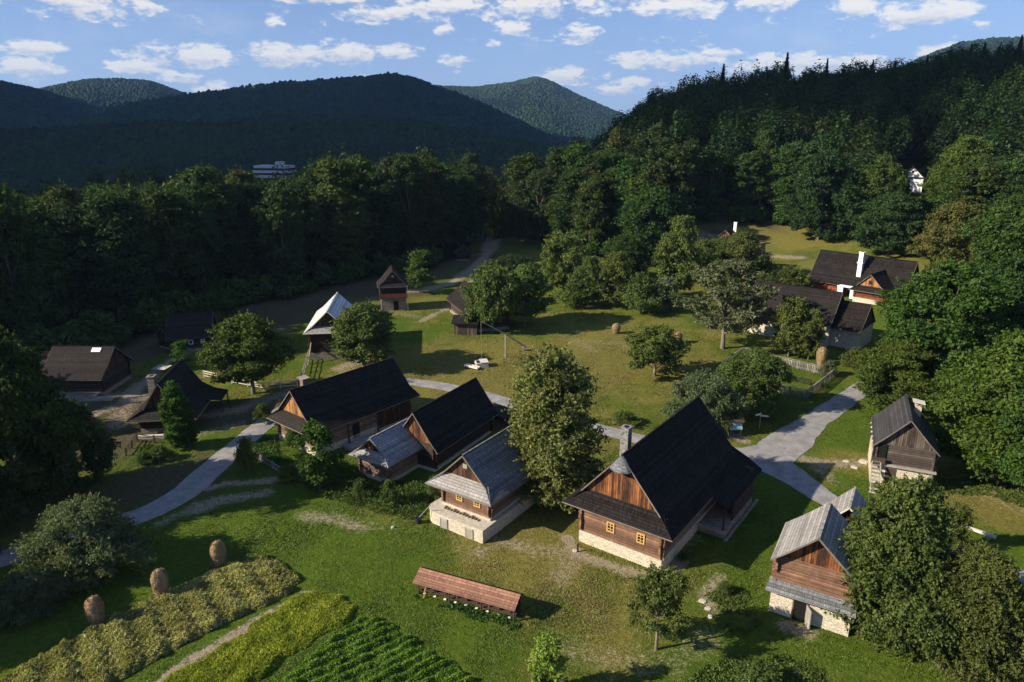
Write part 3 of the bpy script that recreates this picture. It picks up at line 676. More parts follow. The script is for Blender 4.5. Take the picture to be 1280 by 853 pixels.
# 4 black barn behind it
P = house('black_barn', 'black roofed timber barn in line behind the light grey shed, beside the road', 'barn', (-10.62, 70.2), -30, 2.5, 11.8, 6.6, 2.5, 3.2, 12.2, .5, wall='log_dark', roof='tar', gable='gable', plinth=.3, skirt=False, knee=.6, dip=.05)
o = thing('lean_to_shelter', 'low dark lean-to with a tiny red box, at the far end of the black barn', 'shelter', (-1.6, 81.5, 0), R(-30))
MB().slab([(-1.6, -1.6, 2.1), (1.8, -1.6, 1.8), (1.8, 1.4, 1.8), (-1.6, 1.4, 2.1)], .1).build('roof', M['brownroof'], o)
for a, b_ in ((-1.4, -1.4), (1.6, -1.4), (1.6, 1.2), (-1.4, 1.2)): MB().box(a - .07, a + .07, b_ - .07, b_ + .07, -.1, 1.78).build('post', M['wood_dark'], o)
MB().box(-1.3, 1.5, 1.1, 1.18, 0, 1.7).build('back_wall', M['wood_dark'], o)
MB().box(-1.62, -1.4, -1.75, -1.6, 1.3, 1.75).build('red_box', plain('red_paint', (.5, .03, .03)), o)

# 5 long house with small chimney
P = house('long_farmhouse', 'long farmhouse with black shingle roof, golden plank gable and a small boxed chimney', 'house', (-25.22, 74.76), -39.7, 3.7, 14.5, 7.3, 3.05, 4.4, 15.6, 1.1, wall='log_pale', roof='tar', gable='gable_gold', plinth=.8, skirt_mat='brownroof', knee=.68)
r = P['root']
window(r, 1.9, 2.0, -.02, .8, .9, 'log_dark')
chimney(r, -1.6, 2.6, 5.6, 7.35, .33, 'log_pale'); MB().slab([(-2.15, 2.05, 7.75), (-1.05, 2.05, 7.65), (-1.05, 3.15, 7.65), (-2.15, 3.15, 7.75)], .06).build('chimney_cap', M['wood_grey'], r)
MB().slab([(3.0, 4.0, 4.9), (3.0, 8.4, 4.9), (4.5, 8.4, 3.2), (4.5, 6.2, 3.2)], .1).build('porch_roof', M['tar'], r)
MB().box(4.0, 5.6, 3.4, 7.6, -.3, .35).build('porch_floor', M['wood_grey'], r)
for yy in (4.2, 8.6): MB().box(4.2, 4.36, yy - .08, yy + .08, 0, 3.0).build('porch_post', M['wood_dark'], r)
MB().box(3.72, 3.78, 5.2, 6.2, .4, 2.2).build('side_door', M['black'], r)
MB().box(3.70, 3.85, 9.2, 14.4, .4, 3.0).build('plank_wall', M['gable_dark'], r)

# 6 steep roofed house left
P = house('steep_roofed_house', 'dark log house with steep swept black roof and stone chimney, behind a columnar tree', 'house', (-42.9, 79.2), 8, 2.75, 8.6, 6.5, 1.95, 4.1, 9.2, 1.0, wall='log_dark', roof='brownroof', gable='gable_dark', plinth=.5, plinth_mat='stone_grey', knee=.52, dip=.42)
r = P['root']; chimney(r, -1.9, 3.2, 3.0, 6.2, .42, 'stone_grey')
MB().box(-2.6, 2.6, -2.0, -1.6, 0, .4).build('bench', M['wood_pale'], r)
MB().slab([(3.7, 4.2, 2.4), (3.7, 8.8, 2.4), (5.6, 8.8, 1.9), (5.6, 5.2, 1.9)], .1).build('side_canopy', M['brownroof'], r)
for yy in (5.4, 8.5): MB().box(5.35, 5.5, yy - .07, yy + .07, 0, 1.8).build('canopy_post', M['wood_dark'], r)

# 7 low house far left with skylight
def side_house(name, label, cat, ridgeA, ridgeB, zr, ze, we, wall, roof, gable, plinth=.6, over=.5, group=None, plm='stone_grey', zs=0):
    """house whose ridge runs between two known points; its near slope faces the drone"""
    (ax, ay), (bx, by) = ridgeA, ridgeB; yaw = math.degrees(math.atan2(by - ay, bx - ax)) - 90; Lr = math.hypot(bx - ax, by - ay)
    z0 = zs
    return house(name, label, cat, (ax + (bx - ax) * over / Lr, ay + (by - ay) * over / Lr), yaw, we - .8, Lr - 2 * over, zr, ze, we, Lr - over, 0, wall=wall, roof=roof, gable=gable, plinth=plinth,
                 plinth_mat=plm, skirt=False, og=over, ob=over, knee=.6, dip=.06, group=group, holes=False, loc_z=z0)
za = tz(*at(110, 470))
P = side_house('low_cottage', 'low dark cottage with brown roof and a bright skylight near its ridge', 'house', atz(66, 433, 6.2), atz(143, 433, 6.2), 6.2, 2.7, 4.4, 'log_dark', 'brownroof', 'gable_dark', zs=0)
r = P['root']; zz = zroof(P, 1.0)
sk_ = MB(); sk_.slab([(.3, P['L'] - 2.5, zroof(P, .3) + .14), (.3, P['L'] - 1.2, zroof(P, .3) + .14), (.85, P['L'] - 1.2, zroof(P, .85) + .14), (.85, P['L'] - 2.5, zroof(P, .85) + .14)], .12)
sk_.build('skylight', plain('bright_sheet', (.75, .77, .8), rough=.3, var=.05), r)
MB().box(3.62, 5.4, 1.0, P['L'] - .5, -.2, .5).build('stone_porch', M['stone_grey'], r)
w6 = side_house('shed_annex', 'small brown roofed annex at the left end of the low skylight cottage', 'shed', atz(44, 440, 5.2), atz(64, 440, 5.2), 5.2, 2.6, 3.0, 'log_dark', 'brownroof', 'gable_dark', zs=0)
# 8 far left dark house
P = side_house('dark_cottage', 'dark brown cottage with two small lit windows below the forest edge', 'house', atz(208, 393, 6.0), atz(266, 389, 6.0), 6.0, 2.6, 4.0, 'log_dark', 'brownroof', 'gable_dark', zs=0)
r = P['root']
for yy in (P['L'] * .50, P['L'] * .8):
    f = MB(); f.box(3.22, 3.28, yy - .35, yy + .35, 1.3, 2.1); o = f.build('window', M['white'], r); MB().box(3.285, 3.29, yy - .22, yy + .22, 1.42, 1.98).build('pane', M['pane'], o)
P = house('entry_shed', 'little brown shed against the near end of the dark cottage below the forest', 'shed', at(207, 436), -30, 1.4, 2.6, 3.9, 2.2, 2.2, 3.0, .5, wall='log_dark', roof='brownroof', gable='gable_dark', plinth=.3, plinth_mat='stone_grey', skirt=False, holes=False)

# 9 white roofed granary barn
P = house('white_roofed_barn', 'tall dark timber barn with a pale whitish shingle roof and stone footing', 'barn', (-29.5, 107.6), 6.6, 3.1, 12.5, 8.2, 4.75, 3.85, 13.6, 1.0, wall='log_dark', roof='paleroof', gable='gable_dark', plinth=1.2, plinth_mat='stone_grey', skirt_mat='silverroof', knee=.7, trim='wood_pale')
MB().bar((-3.3, -2.5, -.2), (-2.9, -.2, 3.0), .15, .15).build('prop_pole', M['wood_grey'], P['root'])
# 10 two storey granary
P = house('stone_granary', 'small two-storey granary with stone ground floor, black doorway and timber balcony', 'granary', (-24.3, 139.2), 12, 2.45, 5.0, 8.5, 5.1, 3.1, 5.6, .9, wall='log_dark', roof='brownroof', gable='gable_dark', plinth=2.7, plinth_mat='stone_grey', knee=.68)
r = P['root']; MB().box(-.1, .95, -.13, -.06, 0, 2.0).build('doorway', M['black'], r)
MB().box(-2.9, 2.9, -1.0, -.12, 2.72, 2.85).build('balcony_floor', M['wood_dark'], r); MB().box(-2.9, 2.9, -1.0, -.93, 2.86, 3.7).build('balcony_rail', M['log_red'], r)
for xx in (-2.8, 2.8): MB().box(xx - .07, xx + .07, -1.0, -.9, 0, 5.3).build('balcony_post', M['wood_grey'], r)
MB().box(-.25, .25, -.03, .0, 6.9, 7.4).build('gable_hatch', M['wood_grey'], r)
# 11 brown barn with lean-to
P = side_house('brown_barn', 'barn with plum brown shingle roof half hidden by a wide apple tree', 'barn', atz(580, 351, 6.2), atz(616, 374, 6.2), 6.2, 2.8, 4.0, 'log_dark', 'brownroof', 'gable_dark', zs=0)
lx, ly = at(581, 419); o = thing('lean_to_shed', 'small plank lean-to shed with a flat brown roof in front of the plum brown barn', 'shed', (lx, ly, 0), R(-3))
MB().box(-1.9, 2.2, 0, 2.6, -.1, 2.25).build('plank_walls', M['gable_grey'], o)
MB().slab([(-2.4, -.5, 2.35), (2.5, -.5, 2.3), (2.5, 3.2, 3.0), (-2.4, 3.2, 3.05)], .1).build('roof', M['brownroof'], o)
MB().box(-1.2, .2, -.03, .02, 0, 1.9).build('door', M['wood_dark'], o)

# 12 farmhouse with white chimney and gable wing
def long_house(name, label, cat, O, yaw, w, Lw, zr, ze, we, wall, roof, gable, plinth, zs, plm='stone', over=.35):
    return house(name, label, cat, O, yaw, w, Lw, zr, ze, we, Lw + over, 0, wall=wall, roof=roof, gable=gable, plinth=plinth, plinth_mat=plm, skirt=False, og=over, ob=over, knee=.6, dip=.04, holes=False, loc_z=zs)
P = long_house('red_farmhouse', 'large red timber farmhouse with black roof, tall white chimney and orange gabled wing', 'house', (71.2, 159.0), -138.0, 3.8, 20.0, 9.3, 2.9, 4.6, 'log_red', 'tar', 'gable', .6, 0.0)
r = P['root']; Lf = P['L']
cx_, cy_ = 2.6, Lf * .50
c = MB().box(cx_ - .45, cx_ + .45, cy_ - .45, cy_ + .45, 3.5, 10.2).box(cx_ - .6, cx_ + .6, cy_ - .6, cy_ + .6, 7.9, 8.2).box(cx_ - .55, cx_ + .55, cy_ - .55, cy_ + .55, 10.2, 10.4).build('chimney', M['white'], r)
MB().box(cx_ - .3, cx_ + .3, cy_ - .3, cy_ + .3, 10.4, 10.44).build('flue', M['black'], c)
# white recessed entry
MB().box(3.9, 6.2, Lf * .36, Lf * .36 + .2, 0, 2.9).box(3.9, 6.2, Lf * .54, Lf * .54 + .2, 0, 2.9).box(5.9, 6.2, Lf * .36, Lf * .42, 0, 2.9).box(5.9, 6.2, Lf * .50, Lf * .54, 0, 2.9).box(3.9, 6.3, Lf * .355, Lf * .56, 2.9, 3.02).build('white_porch', M['white'], r)
MB().box(3.92, 3.98, Lf * .43, Lf * .49, .4, 2.5).build('door', M['black'], r)
# the wing shares the house: build it as parts in a nested frame
def wing(parent, x, y, yaw, w, Lw, zr, ze, we):
    P2 = house('tmp', 'x', 'x', (0, 0), 0, w, Lw, zr, ze, we, Lw, .8, wall='log_red', roof='tar', gable='gable_gold', plinth=1.7, plinth_mat='stone', knee=.66, loc_z=0, ob=.1, holes=False)
    rt = P2['root']; window(rt, 0, zr - 1.75, -.02, .85, .8, 'wood_dark', panes=2, rows=2); window(rt, .9, 2.9, -.02, .8, .9, 'wood_dark', panes=2, rows=2)
    import mathutils
    Mx = mathutils.Matrix.Translation((x, y, 0)) @ mathutils.Matrix.Rotation(yaw, 4, 'Z')
    for ch in list(rt.children): ch.parent = parent; ch.matrix_local = Mx
    bpy.data.objects.remove(rt)
wing(r, 8.6, Lf * .74, R(90), 3.0, 7.6, 7.0, 3.3, 4.0)
# 13 long stone barn in two roof sections
P = long_house('stone_barn', 'long barn with dark shingle roof and cream stone walls behind fruit trees', 'barn', (45.57, 126.57), -131.0, 3.7, 14.6, 9.0, 4.05, 4.5, 'log_dark', 'brownroof', 'gable_dark', 3.9, 0.0)
P = long_house('stone_barn_annex', 'lower black roofed stone annex at the right end of the long barn', 'barn', (56.6, 118.4), -131.0, 3.6, 5.6, 7.4, 3.5, 4.5, 'log_dark', 'tar', 'gable_dark', 3.3, 0.0, over=.2)
# 14 hidden house on the meadow
zq = tz(*at(905, 312)); P = house('hidden_cottage', 'dark cottage with small white chimney hidden by bushes below the back meadow', 'house', at(905, 316), -32, 3, 8, 6.4, 3, 4, 8.4, .8, wall='log_dark', roof='tar', gable='gable_gold', plinth=.6)
chimney(P['root'], 1.2, 5, 4.5, 8.0, .4, 'white')
P = side_house('meadow_shed', 'dark long shed roof showing behind the bushes right of the hidden cottage', 'shed', atz(935, 305, zq + 4.5), atz(957, 306, zq + 4.5), 4.5, 2.4, 3.0, 'log_dark', 'tar', 'gable_dark', zs=zq)
# 15 white house in the wood
hx, hy = at(1137, 240); P = house('white_cottage', 'small white gabled cottage high up between the dark trees', 'house', (hx, hy), -28, 3.3, 8, 8.2, 4.3, 4.1, 8, .4, wall='log_dark', roof='tar', gable='gable_dark', plinth=4.2, plinth_mat='stone', skirt=False, holes=False, walls=False)
for ch in P['root'].children:
    if ch.name.split('.')[0] in ('gable', 'stone_base'): ch.data.materials[0] = M['white']
MB().box(-.35, .35, -.04, -.0, 6.0, 6.9).build('window', M['pane'], P['root'])
MB().box(-1.9, -1.1, -.12, -.085, 1.6, 2.7).build('window', M['pane'], P['root'])

# 16 storehouse with outside stair
P = house('grey_storehouse', 'grey timber storehouse on cream stone base with ladder-like stair and hooded chimney', 'storehouse', (40.5, 65.2), -25, 2.7, 7.2, 7.8, 4.5, 3.0, 7.2, .6, wall='log_grey', roof='darkgreyroof', gable='gable_grey', plinth=2.3, base=0, skirt=False, og=.45, ob=.3, knee=.6, dip=.04)
r = P['root']
MB().box(-.15, .15, -.03, .0, 6.7, 6.95).build('gable_hatch', M['black'], r)
MB().box(-3.0, 3.0, -.42, -.1, 2.3, 2.5).build('ledge', M['wood_grey'], r)
s = MB()
for xx in (-2.9, -2.1): s.bar((xx + .15, -2.6, -.1), (xx, -.35, 2.9), .10, .16)
for k in range(9): f = (k + .5) / 9; s.box(-2.9, -2.1, -2.6 + 2.25 * f - .13, -2.6 + 2.25 * f + .13, 3.0 * f - .12, 3.0 * f - .05)
s.build('stair', M['wood_grey'], r)
MB().box(-2.9, -1.7, -.13, -.08, 3.0, 4.6).build('upper_opening', M['black'], r); MB().box(-1.5, -.5, -.12, -.085, .5, 2.0).build('lower_door', M['wood_dark'], r)
MB().box(-3.0, -1.7, -.6, -.45, 2.5, 3.2).build('balcony_rail', M['wood_dark'], r)
c = MB().box(.75, 1.4, 5.0, 5.65, 5.5, 7.5); c = c.build('chimney', M['stone'], r)
MB().slab([(.5, 4.75, 8.0), (1.65, 4.75, 7.85), (1.65, 5.9, 7.85), (.5, 5.9, 8.0)], .07).build('chimney_cap', M['wood_pale'], c)
for a, b_ in ((.75, 5.0), (1.27, 5.0), (.75, 5.52), (1.27, 5.52)): MB().box(a, a + .13, b_, b_ + .13, 7.5, 7.8).build('cap_post', M['stone'], c)
s = MB()
for k in range(5): s.box(-3.14, -2.6, .6 + k * 1.3, .75 + k * 1.3, 4.36, 4.48)
s.build('rafter_end', M['wood_pale'], r)
# 17 storehouse lower right
P = house('stone_storehouse', 'storehouse with silver shingle roof, brown plank gable and open door in its stone base', 'storehouse', (22.48, 44.4), -31, 2.75, 4.9, 7.8, 5.0, 3.05, 4.9, .7, wall='log', roof='silverroof', gable='gable', plinth=2.25, skirt=False, og=.7, ob=.25, knee=.6, dip=.04, holes=False)
r = P['root']
MB().slab([(-3.0, .02, 3.15), (3.0, .02, 3.15), (3.15, -.95, 2.35), (-3.15, -.95, 2.35)], .1).build('skirt_roof', M['slateroof'], r)
MB().box(-1.1, -.2, -.16, -.075, 0, 1.7).build('doorway', M['black'], r)
dl = MB(); dl.bar((-.2, -.12, .85), (.25, -.85, .85), .06, 1.6); dl.build('door', M['wood_grey'], r)
MB().box(-1.2, -1.1, -.2, -.08, 0, 1.8).box(-.2, -.1, -.2, -.08, 0, 1.8).box(-1.3, 0, -.2, -.08, 1.8, 1.9).build('door_frame', M['log'], r)
MB().bar((-2.8, -.28, 3.3), (3.0, -.28, 3.3), .2, .22).bar((-2.9, -.34, 3.62), (3.1, -.34, 3.62), .2, .2).build('balcony_beam', M['log'], r)
P = house('roofed_annex', 'small silver roofed annex directly behind the lower right storehouse', 'shed', (27.4, 50.0), -31, 1.8, 3.0, 6.9, 4.6, 2.15, 3.2, .4, wall='log', roof='silverroof', gable='gable_dark', plinth=1.6, skirt=False, og=.5, ob=.3, knee=.6, dip=.04, holes=False, trim='wood_pale')
# 19 hut by the upper trail, 21 dark hut left
P = house('dark_hut', 'tiny dark hut beside the upper dirt trail at the forest edge', 'hut', at(579, 326), 5, 1.9, 3.5, 4.6, 2.4, 2.6, 3.8, .5, wall='log_dark', roof='tar', gable='gable_dark', plinth=.3, plinth_mat='stone_grey', skirt=False, holes=False)

# 18 bee house
A_ = atz(525, 709, 1.95); B_ = atz(651, 743, 1.95); yaw = math.atan2(B_[1] - A_[1], B_[0] - A_[0]); Lb = math.hypot(B_[0] - A_[0], B_[1] - A_[1])
o = thing('bee_house', 'long low bee shelter with a red-brown shingle roof on the lower lawn', 'shelter', (A_[0], A_[1], 0), yaw)
MB().slab([(0, 0, 1.95), (Lb, 0, 1.95), (Lb, -1.25, 1.3), (0, -1.25, 1.3)], .06).build('front_roof', M['redroof'], o)
MB().slab([(0, .01, 1.95), (Lb, .01, 1.95), (Lb, .75, 1.45), (0, .75, 1.45)], .06).build('back_roof', M['tar'], o)
MB().box(.2, Lb - .2, .45, .52, -.1, 1.5).build('back_wall', M['gable_dark'], o)
MB().box(.2, Lb - .2, -.6, .45, .28, .36).build('shelf', M['wood_dark'], o)
for k in range(4): x = .25 + k * (Lb - .5) / 3; MB().box(x - .06, x + .06, -.85, -.73, -.1, 1.4).build('post', M['wood_dark'], o)
for k in range(9):
    x = .7 + k * (Lb - 1.4) / 8
    hv = MB().tube((x, -.3, .36), (x, -.3, 1.15), .23, .21, 10).build('hive', M['log_dark' if k % 3 else 'log'], o); MB().box(x - .1, x + .1, -.68, -.54, .02, .09).build('white_stone', M['white'], hv)
MB().bar((.9, -1.1, .0), (1.05, -.9, 1.3), .07, .07).build('brace', M['wood_tan'], o)

# hotel far away and valley houses
hz_ = atz(0, 0, 0)
M['hotel'] = plain('hotel_shaded_panels', (.42, .43, .46), var=.08)  # white panels greyed, the block's shade put into the colour
def far_block(px0, px1, pyt, dist, floors, label):
    dx, dy, dz = ray((px0 + px1) / 2, pyt); t = dist / dy; X, Y, Zt = dx * t, dist, CAM_H + dz * t
    wid = (px1 - px0) / FPX * dist * 1.0; z0 = tz(X, Y)
    o = thing('hotel', label, 'building', (X, Y, z0), R(-12)); n = floors; H = (Zt - z0)
    for k in range(n):
        f = 1 - .07 * k; zt_ = H - (n - 1 - k) * 3.6; 
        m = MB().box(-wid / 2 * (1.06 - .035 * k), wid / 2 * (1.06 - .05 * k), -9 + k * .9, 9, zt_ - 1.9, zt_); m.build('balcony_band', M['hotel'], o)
        MB().box(-wid / 2 * .95, wid / 2 * .9, -8 + k * .9, 8.9, zt_ - 3.6, zt_ - 1.9).build('window_band', M['pane'], o)
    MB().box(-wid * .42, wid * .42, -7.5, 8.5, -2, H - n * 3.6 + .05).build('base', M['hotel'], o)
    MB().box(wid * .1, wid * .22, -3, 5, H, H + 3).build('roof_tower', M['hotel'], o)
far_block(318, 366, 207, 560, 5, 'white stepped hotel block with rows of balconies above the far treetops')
vr = random.Random(4)
for k, (px, d, c) in enumerate([(10, 700, 0), (22, 640, 1), (38, 720, 1), (52, 680, 0), (64, 650, 1), (80, 700, 1), (96, 660, 0), (30, 760, 1), (70, 780, 1)]):
    dx, dy, _ = ray(px, 225); X, Y = dx / dy * d, d; z0 = tz(X, Y); o = thing('valley_house', 'tiny dim house of the valley town beyond the dark treeline at the far left', 'house', (X, Y, z0), R(vr.uniform(0, 180)), 'valley town houses')
    MB().box(-5, 5, -7, 7, 0, 6).build('wall', plain('dim_wall', (.16, .13, .12)) if k == 0 else bpy.data.materials['dim_wall'], o)
    MB().slab([(0, -7.5, 10), (0, 7.5, 10), (5.6, 7.5, 5.8), (5.6, -7.5, 5.8)], .3).slab([(0, -7.5, 10), (0, 7.5, 10), (-5.6, 7.5, 5.8), (-5.6, -7.5, 5.8)], .3).build('roof', M['brownroof'], o)

# ---------------------------------------------------------------- trees
def unit(n, r):
    v = r.normal(size=(n, 3)); return v / np.linalg.norm(v, axis=1)[:, None]
def leaf_quads(P, N, size, r, aspect=1.5):
    """one folded-looking rhombus per point, facing roughly along N"""
    n = len(P); t = np.cross(N, unit(n, r)); t /= np.linalg.norm(t, axis=1)[:, None] + 1e-9; b = np.cross(N, t)
    s = (size * r.uniform(.6, 1.35, n))[:, None]
    V = np.stack([P + t * s * aspect * .5, P + b * s * .42, P - t * s * aspect * .5, P - b * s * .42], 1).reshape(-1, 3)
    return V, np.arange(4 * n).reshape(n, 4)
def crown_points(r, clumps, nleaf, h0, h1, rad, shape, crad, droop=0.0, fill=.75, shoots=0):
    """clump centres inside an uneven envelope; leaves on the outside of each clump"""
    C = []
    k = 0
    while len(C) < clumps and k < 5000:
        k += 1
        u = r.uniform(0, 1); a = r.uniform(0, 2 * np.pi)
        env = shape(u) * rad * (1 + .22 * math.sin(a * 2 + u * 5 + clumps) + .14 * math.sin(a * 5 - u * 9))
        q = env * (r.uniform(.25, 1) ** .5) * .92
        c = np.array([q * math.cos(a), q * math.sin(a), h0 + (h1 - h0) * u])
        if all(np.linalg.norm((c - d) / (1, 1, .8)) > crad * .62 for d in C): C.append(c)
    C = np.array(C); n = len(C); per = max(8, nleaf // n); Ps = []; Ns = []
    for c in C:
        rr = crad * r.uniform(.6, 1.45); D = unit(per, r); D[:, 2] = np.where(D[:, 2] < -.35, -D[:, 2], D[:, 2])
        rad_ = rr * (fill + (1 - fill) * r.uniform(0, 1, per)) * r.uniform(.55, 1.12, per) ** .6
        p = c + D * rad_[:, None] * np.array([1, 1, .78]); p[:, 2] -= droop * rr * np.abs(D[:, 0]) 
        Ps.append(p); out = D * .8 + unit(per, r) * .75 + np.array([0, 0, .25]); Ns.append(out / np.linalg.norm(out, axis=1)[:, None])
    if shoots:        # thin leafy twigs sticking out of the outline
        for c in C:
            for q in range(shoots):
                d = unit(1, r)[0]; d[2] = abs(d[2]) * .8 + .1; d[:2] += .6 * c[:2] / (np.linalg.norm(c[:2]) + .3); d /= np.linalg.norm(d); m_ = max(5, int(per * .035)); t = r.uniform(.5, 1.0, m_)[:, None] * crad * r.uniform(1.1, 1.9)
                p = c + d * t * np.array([1, 1, .85]) + r.normal(size=(m_, 3)) * crad * .07; p[:, 2] -= droop * (t[:, 0] ** 2) * .25; Ps.append(p); o_ = unit(m_, r) + d * .4 + np.array([0, 0, .3]); Ns.append(o_ / np.linalg.norm(o_, axis=1)[:, None])
    return C, np.concatenate(Ps), np.concatenate(Ns)
SH = {
 'round': lambda u: math.sqrt(max(.02, 1 - (2 * u - .85) ** 2 * .86)),
 'oval': lambda u: math.sin(math.pi * min(1, .10 + u * .84)) ** .55,
 'tall': lambda u: (math.sin(math.pi * min(1, .16 + u * .80)) ** .6) * (1 - .18 * u),
 'column': lambda u: (math.sin(math.pi * min(1, .22 + u * .77)) ** .7),
 'egg': lambda u: math.sin(math.pi * min(1, .2 + u * .76)) ** .6 * (1.05 - .35 * u),
 'spread': lambda u: 1.0 if u < .45 else math.sqrt(max(.03, 1 - ((u - .45) / .58) ** 2)),
 'bush': lambda u: math.sqrt(max(.02, 1 - u ** 2 * .95)),
}
def limb_mesh(r, C, h0, H, tr, nl, lean=0.0):
    m = MB(); top = np.array([lean * H, 0, h0 + (H - h0) * .55]); base = np.array([0, 0, -.4])
    pts = [base, np.array([lean * .1, 0, h0 * .5]), np.array([lean * h0 * .6, .05 * H * .1, h0 + .02 * H]), top]; rs = [tr * 1.35, tr, tr * .85, tr * .35]
    for i in range(3): m.tube(pts[i], pts[i + 1], rs[i], rs[i + 1], 8, cap=False)
    idx = r.permutation(len(C))[:nl]
    for i in idx:
        c = C[i]; z = min(max(h0 * .8, c[2] * .55), top[2] * .95); f = np.clip((z - h0) / (top[2] - h0 + 1e-6), 0, 1); s = pts[2] * (1 - f) + top * f; s = np.array([s[0], s[1], z if z > h0 else h0 * .9])
        mid = (s + c) / 2 + np.array([0, 0, -.06 * np.linalg.norm(c - s)]) + r.normal(size=3) * .05
        m.tube(s, mid, tr * .42, tr * .25, 5, cap=False); m.tube(mid, c, tr * .25, tr * .08, 5, cap=False)
    return m
PROTO = {}
def tree_proto(key, H, rad, h0, shape, clumps, leaves, size, mat, tr=.2, limbs=10, crad=None, droop=0., seed=1, fill=.75, name='tree', bark='bark', lean=0., shoots=9):
    r = np.random.default_rng(seed); crad = crad or rad * .36
    C, P, N = crown_points(r, clumps, leaves, h0 + crad * .5, H - crad * .55, max(rad - crad * .55, .2), SH[shape], crad, droop, fill, shoots)
    V, F_ = leaf_quads(P, N, size, r)
    root = thing(name, '-', 'tree', (0, 0, -500))
    np_mesh('crown', V, F_, L[mat], parent=root)
    limb_mesh(r, C, h0, H, tr, limbs, lean).build('trunk', M[bark], root, smooth=True)
    PROTO[key] = dict(root=root, H=H, rad=rad, used=False)
def spruce_proto(key, H, rad, seed, n=7000, size=.42):
    r = np.random.default_rng(seed); u = r.uniform(0, 1, n) ** .75; layer = (u * 16 + r.uniform(-.1, .1, n)); zf = 1 - u
    a = r.uniform(0, 2 * np.pi, n); br = np.floor(a / (2 * np.pi) * 9); saw = 1 - .45 * (layer % 1)
    q = rad * u * saw * r.uniform(.15, 1, n) ** .5 * (1 + .2 * np.sin(br * 3.1 + np.floor(layer)))
    P = np.stack([q * np.cos(a), q * np.sin(a), H * .06 + H * .94 * zf - q * .3], 1); N = np.stack([np.cos(a) * .4, np.sin(a) * .4, np.ones(n)], 1) + unit(n, r) * .5; N /= np.linalg.norm(N, axis=1)[:, None]
    V, F_ = leaf_quads(P, N, size, r, 1.9); root = thing('spruce_tree', '-', 'tree', (0, 0, -500)); np_mesh('crown', V, F_, L['conifer'], parent=root)
    MB().tube((0, 0, -.5), (0, 0, H * .95), .28, .03, 8).build('trunk', M['bark'], root, True); PROTO[key] = dict(root=root, H=H, rad=rad, used=False)
def plant(key, x, y, H, rad, label, group=None, rz=None, cat=None, z=None):
    p = PROTO[key]; sx = rad / p['rad']; sz = H / p['H']; rz = random.uniform(0, 6.28) if rz is None else rz
    loc = (x, y, tz(x, y) if z is None else z)
    if not p['used']:
        p['used'] = True; o = p['root']; o.location = loc; o.rotation_euler = (0, 0, rz); o.scale = (sx, sx, sz); o['label'] = label
        if group: o['group'] = group
    else:
        o = copy_thing(p['root'], loc, rz, (sx, sx, sz), label, group)
        if not group and 'group' in o: del o['group']
    if cat: o['category'] = cat
    return o
def px_tree(key, bx, by, topy, halfpx, label, group=None, cat=None, rz=None):
    """tree whose foot stands at a pixel, with the height and width it shows there"""
    x, y = at(bx, by); z = tz(x, y); zc = y * math.cos(PITCH) + (CAM_H - z) * math.sin(PITCH)
    rad = halfpx / FPX * zc
    lo, hi = .3, 60.
    for _ in range(40):
        h = (lo + hi) / 2; d = CAM_H - z - h; zc2 = y * math.cos(PITCH) + d * math.sin(PITCH); yc = y * math.sin(PITCH) - d * math.cos(PITCH)
        if 426.5 - FPX * yc / zc2 > topy: lo = h
        else: hi = h
    return plant(key, x, y, h, rad, label, group, rz, cat)

tree_proto('birch', 13, 4.4, .5, 'egg', 110, 42000, .18, 'olive', .20, 22, 1.15, .25, 11, name='leafy_tree', fill=.35, shoots=18)
tree_proto('oak', 9, 4.0, 1.4, 'round', 75, 34000, .19, 'bright', .22, 12, 1.1, 0, 12, name='round_tree')
tree_proto('oak_dark', 9, 4.0, 1.2, 'round', 75, 32000, .20, 'fruit', .22, 12, 1.1, 0, 13, name='round_tree')
tree_proto('apple', 5.5, 2.9, 1.5, 'spread', 42, 15000, .13, 'fruit', .13, 14, .7, .35, 14, name='apple_tree', fill=.4)
tree_proto('apple_b', 6.0, 3.3, .9, 'spread', 52, 19000, .16, 'fruit', .17, 12, .8, .45, 15, name='apple_tree', fill=.45)
tree_proto('open', 10, 4.6, 2.0, 'spread', 34, 14000, .21, 'grey', .24, 26, 1.05, .1, 16, name='pear_tree', fill=.5)
tree_proto('greyfruit', 7, 5.6, .5, 'bush', 95, 42000, .145, 'grey', .2, 14, 1.0, .5, 17, name='spreading_tree', fill=.35, shoots=16)
tree_proto('greyfruit2', 9, 5.4, .7, 'spread', 110, 56000, .155, 'fruit', .25, 14, 1.05, .6, 18, name='spreading_tree', fill=.38, shoots=16)
tree_proto('eggfruit', 11, 5.2, .5, 'egg', 120, 60000, .155, 'fruit', .25, 14, 1.05, .7, 28, name='spreading_tree', fill=.35, shoots=20)
tree_proto('willow', 9, 3.4, .8, 'tall', 60, 20000, .18, 'fruit', .16, 10, .9, .8, 19, name='willow_tree', fill=.45)
tree_proto('bush', 3, 2.4, .1, 'bush', 42, 10000, .13, 'fruit', .05, 8, .65, .2, 20, name='shrub', fill=.4)
tree_proto('bush_grey', 3.6, 2.8, .1, 'bush', 46, 11000, .14, 'grey', .05, 8, .75, .2, 21, name='shrub', fill=.4)
tree_proto('column', 9, 1.7, .2, 'column', 170, 20000, .15, 'bright', .14, 4, .42, 0, 22, name='columnar_tree', fill=.6)
tree_proto('sapling', 4.5, 1.2, .6, 'tall', 30, 5200, .13, 'lime', .04, 12, .45, .1, 23, name='sapling', fill=.3)
tree_proto('slender', 5, 1.5, .6, 'tall', 34, 6000, .14, 'bright', .06, 12, .45, .1, 24, name='young_tree', fill=.35)
